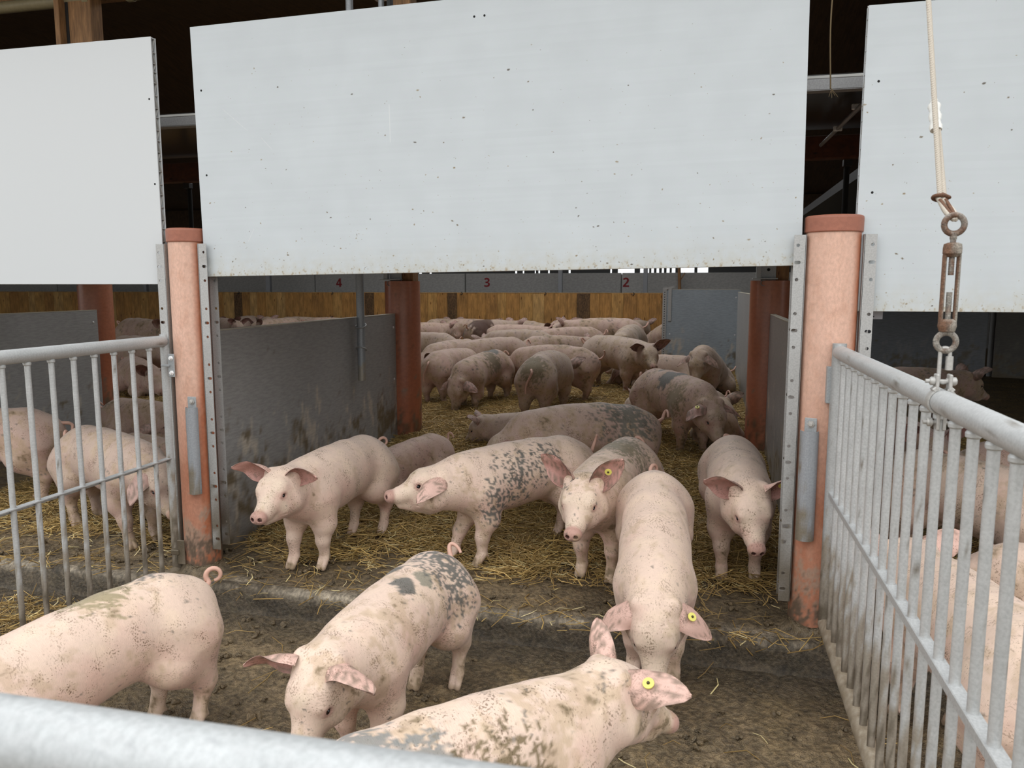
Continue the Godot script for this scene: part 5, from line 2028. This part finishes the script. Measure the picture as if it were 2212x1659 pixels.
func herd() -> void:
	var grey := Color(0.135, 0.135, 0.125)
	pigs.append({"label": "clean pale pig by the grey partition, facing forward with both ears spread", "at": Vector3(-2.090, 0.000, -4.102), "heading": -97.0, "size": 0.97, "cell": 0.0105, "head_cell": 0.005, "yaw": -8.0, "pitch": -12.0, "neck": 18.0, "dirt": 0.12, "seed": 1, "ears": [[22, 12, 0.35, 20], [30, 10, 0.35, 15]], "steps": [-0.02, 0.03, -0.03, 0.05], "tail": "ring"})
	pigs.append({"label": "pig in profile stretching its snout to the left, flank speckled grey", "at": Vector3(-1.041, 0.000, -4.362), "heading": -133.0, "size": 1, "cell": 0.0105, "head_cell": 0.005, "yaw": 12.0, "pitch": 2.0, "neck": -4.0, "dirt": 0.42, "seed": 2, "ears": [[-8, 52, 0.5, 60], [-8, 52, 0.5, 60]], "steps": [0.02, 0.1, 0.0, 0.0], "spots": [[Vector3(0.1, 0.52, -0.16), 0.16, grey, 2.6], [Vector3(0.22, 0.38, -0.18), 0.14, grey, 2.4], [Vector3(-0.12, 0.58, -0.14), 0.12, grey, 2.8]], "tail": "up"})
	pigs.append({"label": "pig with muddy pale face and grey back looking straight out, yellow ear tag", "at": Vector3(-0.463, 0.000, -4.321), "heading": -100.6, "size": 1, "cell": 0.0105, "head_cell": 0.005, "yaw": -6.0, "pitch": -20.0, "neck": 14.0, "dirt": 0.62, "seed": 3, "ears": [[48, -5, 0.1, 0], [48, -5, 0.1, 0]], "tag": "left", "steps": [0.0, -0.02, 0.0, 0.0], "spots": [[Vector3(-0.1, 0.67, 0.0), 0.24, Color(0.3, 0.25, 0.16), 1.2]]})
	pigs.append({"label": "pale pig beside the right post, snout wet and lowered, tagged ear out", "at": Vector3(0.231, 0.000, -4.525), "heading": -88.2, "size": 1, "cell": 0.0105, "head_cell": 0.005, "yaw": -10.0, "pitch": -36.0, "neck": 4.0, "dirt": 0.2, "seed": 4, "ears": [[20, 0, 0.1, 0], [30, 0, 0.15, 0]], "tag": "left", "steps": [0.0, 0.03, 0.0, 0.0]})
	pigs.append({"label": "pink pig stepping down off the kerb with its head hanging", "at": Vector3(-0.177, 0.000, -3.571), "heading": -86.2, "size": 0.98, "cell": 0.0105, "head_cell": 0.005, "yaw": 0.0, "pitch": -52.0, "neck": -22.0, "dirt": 0.22, "seed": 5, "step": -0.15, "drop_chest": 0.15, "ears": [[-20, 25, 0.3, 75], [-20, 25, 0.3, 75]], "tag": "left", "tag_inside": false, "tail": "ring"})
	pigs.append({"label": "pig with grey back patches and one grey ringed eye in the yard", "at": Vector3(-1.115, -0.150, -2.664), "heading": -96.5, "size": 0.92, "cell": 0.0105, "head_cell": 0.005, "yaw": -2.0, "pitch": -40.0, "neck": 8.0, "dirt": 0.5, "seed": 6, "ears": [[18, 15, 0.3, 35], [12, 8, 0.25, 5]], "tail": "loop", "spots": [[Vector3(0.02, 0.66, -0.05), 0.062, grey], [Vector3(-0.1, 0.64, 0.06), 0.05, grey], [Vector3(-0.1, 0.65, -0.08), 0.045, Color(0.3, 0.28, 0.22)], [Vector3(-0.32, 0.62, -0.08), 0.22, grey, 1.9], [Vector3(0.56, 0.55, -0.1), 0.03, grey]]})
	pigs.append({"label": "pig at the left edge walking out of view with its tail ringed", "at": Vector3(-2.083, -0.150, -2.114), "heading": -107.5, "size": 0.96, "cell": 0.0105, "head_cell": 0.005, "dirt": 0.34, "seed": 7, "tail": "ring", "pitch": -30.0, "neck": -10.0, "drop_chest": 0.03, "spots": [[Vector3(-0.33, 0.62, 0.08), 0.16, grey, 2.0], [Vector3(-0.1, 0.65, 0.05), 0.16, Color(0.36, 0.3, 0.18), 0.8]]})
	pigs.append({"label": "pig nearest the front rail, back grey mottled and flank brown with dung", "at": Vector3(-0.571, -0.150, -1.860), "heading": 46.4, "size": 0.93, "cell": 0.0105, "head_cell": 0.005, "yaw": 10.0, "pitch": -22.0, "neck": 24.0, "tilt": -4.0, "dirt": 0.66, "seed": 8, "ears": [[52, 0, 0.1, 30, 0.8], [14, 40, 0.1, 70, 1.05, 1.3]], "tag": "right", "tag_inside": false, "spots": [[Vector3(-0.4, 0.64, 0.03), 0.2, Color(0.25, 0.25, 0.24), 0.8], [Vector3(-0.2, 0.62, 0.1), 0.1, Color(0.25, 0.25, 0.24), 0.9], [Vector3(0.0, 0.46, 0.2), 0.22, Color(0.2, 0.15, 0.08), 1.4]]})
	pigs.append({"label": "pig lying down behind the pale pig at the partition", "at": Vector3(-2.215, -0.010, -5.562), "heading": -111.8, "size": 0.9, "cell": 0.0125, "head_cell": 0.0075, "pose": "lie", "drop_hip": 0.22, "drop_chest": 0.27, "neck": -40.0, "pitch": -30.0, "seed": 9, "dirt": 0.55, "skin": Color(0.620, 0.440, 0.370)})
	pigs.append({"label": "big pig with mud caked rump nosing left behind the front row", "at": Vector3(-0.834, -0.007, -5.592), "heading": -157.8, "size": 1.06, "cell": 0.0125, "head_cell": 0.0075, "fat": 1.08, "pitch": -20.0, "neck": -32.0, "dirt": 0.70, "seed": 10, "ears": [[-15, 40, 0.4, 60], [-15, 40, 0.4, 60]], "spots": [[Vector3(-0.3, 0.62, -0.12), 0.24, Color(0.2, 0.19, 0.16), 1.5]], "skin": Color(0.590, 0.430, 0.360)})
	pigs.append({"label": "small pig resting against the snout of the big pig", "at": Vector3(-1.458, 0.099, -6.732), "heading": -175.7, "size": 0.85, "cell": 0.0125, "head_cell": 0.0075, "pose": "lie", "drop_hip": 0.25, "drop_chest": 0.26, "pitch": -35.0, "seed": 11, "dirt": 0.60, "skin": Color(0.550, 0.415, 0.345)})
	pigs.append({"label": "pig with large dark grey patches and a ringed tail, head down", "at": Vector3(-0.195, 0.116, -6.960), "heading": -57.4, "size": 1.05, "cell": 0.0125, "head_cell": 0.0075, "pitch": -45.0, "neck": -25.0, "dirt": 0.70, "seed": 12, "tail": "ring", "tag": "right", "tag_inside": false, "ears": [[-5, 25, 0.3, 60], [-5, 25, 0.3, 60]], "spots": [[Vector3(0.02, 0.64, 0.1), 0.1, grey], [Vector3(0.1, 0.66, -0.02), 0.07, grey], [Vector3(-0.18, 0.67, 0.0), 0.06, grey], [Vector3(0.25, 0.5, 0.15), 0.15, Color(0.3, 0.24, 0.16), 1.0]], "skin": Color(0.620, 0.440, 0.370)})
	pigs.append({"label": "shaggy brown streaked pig lying against the right inner column", "at": Vector3(0.187, 0.134, -7.293), "heading": 87.1, "size": 0.95, "cell": 0.0125, "head_cell": 0.0075, "pose": "lie", "drop_hip": 0.25, "drop_chest": 0.25, "seed": 13, "dirt": 0.85, "skin": Color(0.54, 0.4, 0.3)})
	pigs.append({"label": "pig lying half hidden behind the grey patched pig", "at": Vector3(-0.176, 0.140, -8.206), "heading": -152.5, "size": 0.9, "cell": 0.0125, "head_cell": 0.0075, "pose": "lie", "drop_hip": 0.25, "drop_chest": 0.25, "seed": 14, "dirt": 0.60, "skin": Color(0.550, 0.415, 0.345)})
	pigs.append({"label": "pig seen from behind beside the left inner column", "at": Vector3(-2.941, 0.150, -8.971), "heading": 78.0, "size": 1, "cell": 0.017, "dirt": 0.70, "seed": 15, "neck": -20.0, "tail": "hang", "skin": Color(0.620, 0.440, 0.370)})
	pigs.append({"label": "muddy pig lowering its head behind the pig at the column", "at": Vector3(-3.291, 0.176, -10.020), "heading": -112.0, "size": 1, "cell": 0.017, "dirt": 0.65, "seed": 16, "neck": -25.0, "pitch": -40.0, "tail": "up", "skin": Color(0.590, 0.430, 0.360)})
	pigs.append({"label": "pink pig standing side on past the left inner column", "at": Vector3(-4.066, 0.208, -11.111), "heading": 165.0, "size": 1, "cell": 0.017, "dirt": 0.45, "seed": 17, "skin": Color(0.550, 0.415, 0.345)})
	pigs.append({"label": "pig with dark smeared back rooting straw head first towards the front", "at": Vector3(-2.465, 0.144, -8.596), "heading": -104.0, "size": 1.02, "cell": 0.017, "dirt": 0.82, "seed": 18, "neck": -42.0, "pitch": -62.0, "drop_chest": 0.04, "ears": [[-20, 20, 0.2, 70], [-20, 20, 0.2, 70]], "spots": [[Vector3(-0.2, 0.66, 0.0), 0.12, grey], [Vector3(-0.05, 0.6, -0.14), 0.16, Color(0.22, 0.17, 0.1), 0.8]], "skin": Color(0.620, 0.440, 0.370)})
	pigs.append({"label": "pink pig half hidden behind the rooting pig", "at": Vector3(-2.749, 0.178, -10.081), "heading": -130.0, "size": 1.05, "cell": 0.017, "dirt": 0.55, "seed": 19, "neck": -30.0, "pitch": -40.0, "skin": Color(0.590, 0.430, 0.360)})
	pigs.append({"label": "fat pig seen square from behind with dung caked tail", "at": Vector3(-1.593, 0.140, -8.182), "heading": 84.0, "size": 1.08, "cell": 0.0125, "head_cell": 0.0075, "fat": 1.1, "dirt": 0.80, "seed": 20, "neck": -25.0, "tail": "hang", "spots": [[Vector3(-0.5, 0.6, 0.0), 0.17, Color(0.26, 0.21, 0.13), 0.6]], "skin": Color(0.550, 0.415, 0.345)})
	pigs.append({"label": "pig in profile with a mud flecked pink flank and belly line", "at": Vector3(-1.727, 0.154, -9.172), "heading": 168.0, "size": 1.05, "cell": 0.017, "fat": 1.08, "dirt": 0.80, "seed": 21, "neck": -35.0, "pitch": -45.0, "tail": "up", "skin": Color(0.620, 0.440, 0.370)})
	pigs.append({"label": "muddy pig seen from behind above the mud flecked pig", "at": Vector3(-2.015, 0.203, -10.940), "heading": 38.0, "size": 1, "cell": 0.017, "dirt": 0.85, "seed": 22, "tail": "ring", "skin": Color(0.590, 0.430, 0.360)})
	pigs.append({"label": "long pig standing broadside behind the rooting pig", "at": Vector3(-2.702, 0.217, -11.448), "heading": 168.0, "size": 1.05, "cell": 0.017, "dirt": 0.70, "seed": 23, "neck": -15.0, "pitch": -35.0, "skin": Color(0.550, 0.415, 0.345)})
	pigs.append({"label": "pig with scraped side standing before the timber barrier", "at": Vector3(-2.017, 0.230, -12.045), "heading": -150.0, "size": 1.05, "cell": 0.021, "dirt": 0.60, "seed": 24, "neck": -25.0, "pitch": -35.0, "skin": Color(0.620, 0.440, 0.370)})
	pigs.append({"label": "grey dusted pig standing alert with its face turned to the front", "at": Vector3(-1.036, 0.177, -10.077), "heading": -42.0, "size": 1.12, "cell": 0.017, "dirt": 0.70, "seed": 25, "neck": 8.0, "pitch": -18.0, "yaw": 25.0, "skin": Color(0.6, 0.46, 0.38), "ears": [[35, 10, 0.2, 10], [30, 20, 0.4, 30]]})
	pigs.append({"label": "grey dusted pig looking over the shoulder of the alert pig", "at": Vector3(-1.079, 0.232, -12.129), "heading": -95.0, "size": 1.1, "cell": 0.021, "dirt": 0.80, "seed": 26, "neck": -8.0, "pitch": -35.0, "yaw": 10.0, "skin": Color(0.58, 0.45, 0.37), "ears": [[0, 20, 0.4, 50], [0, 20, 0.4, 50]]})
	pigs.append({"label": "pig with dark back broadside before the timber barrier", "at": Vector3(-1.584, 0.240, -12.908), "heading": 176.0, "size": 1.2, "cell": 0.021, "dirt": 0.85, "seed": 27, "skin": Color(0.620, 0.440, 0.370)})
	pigs.append({"label": "pig sitting in the corner by the perforated panel edge", "at": Vector3(-0.750, 0.240, -14.868), "heading": -60.0, "size": 1, "cell": 0.021, "pose": "sit", "drop_hip": 0.26, "dirt": 0.70, "seed": 28, "pitch": -40.0, "skin": Color(0.590, 0.430, 0.360)})
	pigs.append({"label": "pig facing the barrier beside the grey panel", "at": Vector3(-1.202, 0.240, -15.473), "heading": 80.0, "size": 1, "cell": 0.025, "dirt": 0.80, "seed": 29, "skin": Color(0.550, 0.415, 0.345)})
	pigs.append({"label": "pig lying at the perforated panel edge, farther of two", "at": Vector3(-0.669, 0.240, -13.068), "heading": 160.0, "size": 0.95, "cell": 0.021, "pose": "lie", "drop_hip": 0.26, "drop_chest": 0.26, "dirt": 0.70, "seed": 30, "skin": Color(0.620, 0.440, 0.370)})
	pigs.append({"label": "pig lying at the perforated panel edge, nearer of two", "at": Vector3(-0.598, 0.224, -11.104), "heading": 170.0, "size": 0.95, "cell": 0.017, "pose": "lie", "drop_hip": 0.26, "drop_chest": 0.26, "dirt": 0.65, "seed": 31, "skin": Color(0.590, 0.430, 0.360)})
	pigs.append({"label": "pig lying flat with a dark floppy ear facing left", "at": Vector3(-0.402, 0.206, -10.454), "heading": 176.0, "size": 1.1, "cell": 0.017, "pose": "lie", "drop_hip": 0.26, "drop_chest": 0.26, "dirt": 0.50, "seed": 32, "pitch": -30.0, "neck": -10.0, "ears": [[0, 40, 0.6, 60], [0, 40, 0.6, 60]], "skin": Color(0.550, 0.415, 0.345)})
	pigs.append({"label": "pig sitting upright on the straw with spotted snout", "at": Vector3(0.144, 0.169, -9.784), "heading": -105.0, "size": 1.05, "cell": 0.017, "pose": "sit", "drop_hip": 0.27, "dirt": 0.80, "seed": 33, "pitch": -50.0, "neck": 0.0, "skin": Color(0.56, 0.42, 0.34), "ears": [[-10, 30, 0.3, 60], [-10, 30, 0.3, 60]]})
	pigs.append({"label": "pig lying behind the sitting pig against the panel", "at": Vector3(-0.050, 0.211, -10.735), "heading": 164.2, "size": 0.86, "cell": 0.017, "pose": "lie", "drop_hip": 0.26, "drop_chest": 0.26, "dirt": 0.65, "seed": 34, "skin": Color(0.590, 0.430, 0.360)})
	pigs.append({"label": "pig with curled tail at the barrier, seen from behind near the left inner column", "at": Vector3(-5.185, 0.240, -15.066), "heading": 82.0, "size": 1, "cell": 0.025, "group": "pigs crowded along the timber barrier", "dirt": 0.80, "tail": "loop", "seed": 74, "skin": Color(0.550, 0.415, 0.345)})
	pigs.append({"label": "pig just showing past the left inner column by the barrier", "at": Vector3(-4.951, 0.240, -13.469), "heading": 60.0, "size": 1, "cell": 0.021, "group": "pigs crowded along the timber barrier", "dirt": 0.70, "tail": "loop", "seed": 75, "skin": Color(0.620, 0.440, 0.370)})
	pigs.append({"label": "pig beside the brown saddled pig at the barrier", "at": Vector3(-4.540, 0.240, -15.103), "heading": 20.0, "size": 1, "cell": 0.025, "group": "pigs crowded along the timber barrier", "dirt": 0.70, "seed": 76, "skin": Color(0.590, 0.430, 0.360)})
	pigs.append({"label": "pig with a brown saddle over its rump at the barrier", "at": Vector3(-3.630, 0.240, -13.369), "heading": 62.0, "size": 1.1, "cell": 0.021, "group": "pigs crowded along the timber barrier", "dirt": 0.50, "spots": [[Vector3(-0.3, 0.62, 0.0), 0.26, Color(0.09, 0.04, 0.022)], [Vector3(-0.36, 0.5, -0.16), 0.2, Color(0.09, 0.04, 0.022)], [Vector3(-0.36, 0.5, 0.16), 0.2, Color(0.09, 0.04, 0.022)]], "seed": 77, "skin": Color(0.550, 0.415, 0.345)})
	pigs.append({"label": "pink pig with a looped tail in front of the brown saddled pig", "at": Vector3(-3.089, 0.240, -13.088), "heading": 8.0, "size": 1, "cell": 0.021, "group": "pigs crowded along the timber barrier", "dirt": 0.40, "tail": "loop", "seed": 78, "skin": Color(0.620, 0.440, 0.370)})
	pigs.append({"label": "pig with mud splashed rump right of the brown saddled pig", "at": Vector3(-3.373, 0.240, -14.696), "heading": 140.0, "size": 1, "cell": 0.025, "group": "pigs crowded along the timber barrier", "dirt": 0.85, "seed": 79, "skin": Color(0.590, 0.430, 0.360)})
	pigs.append({"label": "pale pig dozing in front of the mud splashed pig", "at": Vector3(-3.000, 0.240, -14.038), "heading": -40.0, "size": 1, "cell": 0.021, "group": "pigs crowded along the timber barrier", "dirt": 0.80, "seed": 80, "skin": Color(0.550, 0.415, 0.345)})
	pigs.append({"label": "pale pig seen from behind at the barrier, alone in the middle", "at": Vector3(-2.723, 0.240, -15.345), "heading": 88.0, "size": 1, "cell": 0.025, "group": "pigs crowded along the timber barrier", "dirt": 0.70, "seed": 81, "skin": Color(0.620, 0.440, 0.370)})
	pigs.append({"label": "pig with only a pale rounded back showing at the barrier", "at": Vector3(-2.278, 0.240, -14.321), "heading": 40.0, "size": 1, "cell": 0.021, "group": "pigs crowded along the timber barrier", "dirt": 0.60, "seed": 82, "skin": Color(0.590, 0.430, 0.360)})
	pigs.append({"label": "pig seen from behind with dark ears by the dark barrier stain", "at": Vector3(-2.195, 0.240, -15.205), "heading": 95.0, "size": 1, "cell": 0.025, "group": "pigs crowded along the timber barrier", "dirt": 0.80, "seed": 83, "skin": Color(0.550, 0.415, 0.345)})
	pigs.append({"label": "pig farthest back, its spine above the dark backed pig", "at": Vector3(-1.895, 0.240, -16.149), "heading": 10.0, "size": 1, "cell": 0.025, "group": "pigs crowded along the timber barrier", "dirt": 0.60, "seed": 84, "skin": Color(0.620, 0.440, 0.370)})
	pigs.append({"label": "pink pig above the partition beside the left post", "at": Vector3(-9.679, 0.240, -14.300), "heading": -30.0, "size": 1, "cell": 0.025, "group": "pigs behind the long grey partition", "dirt": 0.50, "seed": 105, "skin": Color(0.590, 0.430, 0.360)})
	pigs.append({"label": "pale pig seen end on above the partition", "at": Vector3(-9.831, 0.240, -15.268), "heading": -85.0, "size": 1, "cell": 0.025, "group": "pigs behind the long grey partition", "dirt": 0.40, "seed": 106, "skin": Color(0.550, 0.415, 0.345)})
	pigs.append({"label": "grey marked pig above the partition, third from the left post", "at": Vector3(-9.193, 0.240, -15.134), "heading": 120.0, "size": 1, "cell": 0.025, "group": "pigs behind the long grey partition", "dirt": 0.80, "seed": 107, "skin": Color(0.620, 0.440, 0.370)})
	pigs.append({"label": "dusty pig above the partition, fourth from the left post", "at": Vector3(-8.512, 0.240, -14.447), "heading": -110.0, "size": 1, "cell": 0.025, "group": "pigs behind the long grey partition", "dirt": 0.80, "seed": 108, "skin": Color(0.590, 0.430, 0.360)})
	pigs.append({"label": "pink flanked pig above the middle of the partition", "at": Vector3(-8.405, 0.240, -15.236), "heading": 10.0, "size": 1, "cell": 0.025, "group": "pigs behind the long grey partition", "dirt": 0.60, "seed": 109, "skin": Color(0.550, 0.415, 0.345)})
	pigs.append({"label": "pig with only its spine above the rising partition edge", "at": Vector3(-7.614, 0.240, -15.059), "heading": 5.0, "size": 1, "cell": 0.025, "group": "pigs behind the long grey partition", "dirt": 0.60, "seed": 110, "skin": Color(0.620, 0.440, 0.370)})
	pigs.append({"label": "pig at the left frame edge behind the left gate", "at": Vector3(-5.066, 0.000, -4.377), "heading": -151.4, "size": 1.05, "cell": 0.0125, "head_cell": 0.0075, "dirt": 0.55, "seed": 81, "tail": "hang", "skin": Color(0.590, 0.430, 0.360)})
	pigs.append({"label": "pig behind the bars of the left gate, head at the post", "at": Vector3(-3.619, 0.000, -4.072), "heading": -22.9, "size": 1, "cell": 0.0105, "head_cell": 0.005, "dirt": 0.50, "seed": 82, "neck": -15.0, "pitch": -35.0, "tail": "ring", "ears": [[-15, 40, 0.4, 60], [-15, 40, 0.4, 60]], "steps": [0.03, 0.06, -0.05, 0.02], "skin": Color(0.550, 0.415, 0.345)})
	pigs.append({"label": "pig with mottled back in the left pen, farthest of the heap", "at": Vector3(-9.307, 0.216, -11.404), "heading": -20.0, "size": 1.2, "cell": 0.021, "dirt": 0.80, "seed": 83, "skin": Color(0.620, 0.440, 0.370)})
	pigs.append({"label": "pig in the left pen just left of the post", "at": Vector3(-9.674, 0.235, -12.325), "heading": -20.0, "size": 1, "cell": 0.025, "dirt": 0.50, "seed": 84, "skin": Color(0.590, 0.430, 0.360)})
	pigs.append({"label": "pink pig in the left pen behind the gate top rail", "at": Vector3(-7.496, 0.153, -9.129), "heading": -15.0, "size": 1.1, "cell": 0.017, "dirt": 0.50, "seed": 85, "skin": Color(0.550, 0.415, 0.345)})
	pigs.append({"label": "pig lying across the left pen beside the orange column", "at": Vector3(-7.043, 0.144, -8.526), "heading": -35.0, "size": 1.1, "cell": 0.017, "dirt": 0.60, "seed": 86, "pose": "lie", "drop_hip": 0.2, "drop_chest": 0.24, "skin": Color(0.620, 0.440, 0.370)})
	pigs.append({"label": "sleeping pig with its chin on the straw beside the orange column", "at": Vector3(-5.248, 0.068, -6.386), "heading": -10.0, "size": 1, "cell": 0.0125, "head_cell": 0.0075, "dirt": 0.70, "seed": 87, "pose": "lie", "drop_hip": 0.26, "drop_chest": 0.26, "neck": -20.0, "pitch": -5.0, "ears": [[0, -20, 0.5, 60], [0, -20, 0.5, 60]], "skin": Color(0.590, 0.430, 0.360)})
	pigs.append({"label": "pig lying in the shade behind the left post", "at": Vector3(-4.226, 0.016, -5.225), "heading": 150.0, "size": 0.9, "cell": 0.0125, "head_cell": 0.0075, "dirt": 0.85, "seed": 88, "pose": "lie", "drop_hip": 0.26, "drop_chest": 0.26, "skin": Color(0.45, 0.32, 0.26)})
	pigs.append({"label": "brownish pig with a ringed tail in the dark right pen", "at": Vector3(2.004, 0.140, -8.029), "heading": 20.0, "size": 1, "cell": 0.0125, "head_cell": 0.0075, "dirt": 0.80, "seed": 91, "tail": "ring", "skin": Color(0.5, 0.36, 0.3)})
	pigs.append({"label": "pig standing close behind the right gate post", "at": Vector3(1.288, 0.014, -5.831), "heading": -75.0, "size": 1.05, "cell": 0.0125, "head_cell": 0.0075, "dirt": 0.50, "seed": 92, "skin": Color(0.5, 0.35, 0.3)})
	pigs.append({"label": "dirty backed pig standing across the right pen entrance", "at": Vector3(1.441, 0.000, -4.351), "heading": -48.2, "size": 1.02, "cell": 0.0105, "head_cell": 0.005, "dirt": 0.62, "seed": 93, "neck": -15.0, "pitch": -35.0})
	pigs.append({"label": "pink pig at the right frame edge behind the dirty backed pig", "at": Vector3(2.019, 0.008, -5.060), "heading": 12.5, "size": 1, "cell": 0.0105, "head_cell": 0.005, "dirt": 0.50, "seed": 94, "skin": Color(0.620, 0.440, 0.370)})
	pigs.append({"label": "large pale pig behind the right gate, seen from its rump", "at": Vector3(0.968, -0.150, -2.907), "heading": 98.3, "size": 1.06, "cell": 0.0105, "head_cell": 0.005, "dirt": 0.4, "seed": 95, "neck": 14.0, "ears": [[25, 10, 0.2, 30], [25, 10, 0.2, 30]], "tail": "ring"})
	pigs.append({"label": "pig sticking its head in beyond the right gate bars", "at": Vector3(1.662, -0.150, -3.399), "heading": 148.0, "size": 1, "cell": 0.0105, "head_cell": 0.005, "dirt": 0.5, "seed": 96, "neck": -20.0, "pitch": -25.0, "ears": [[0, 35, 0.4, 50], [0, 35, 0.4, 50]]})
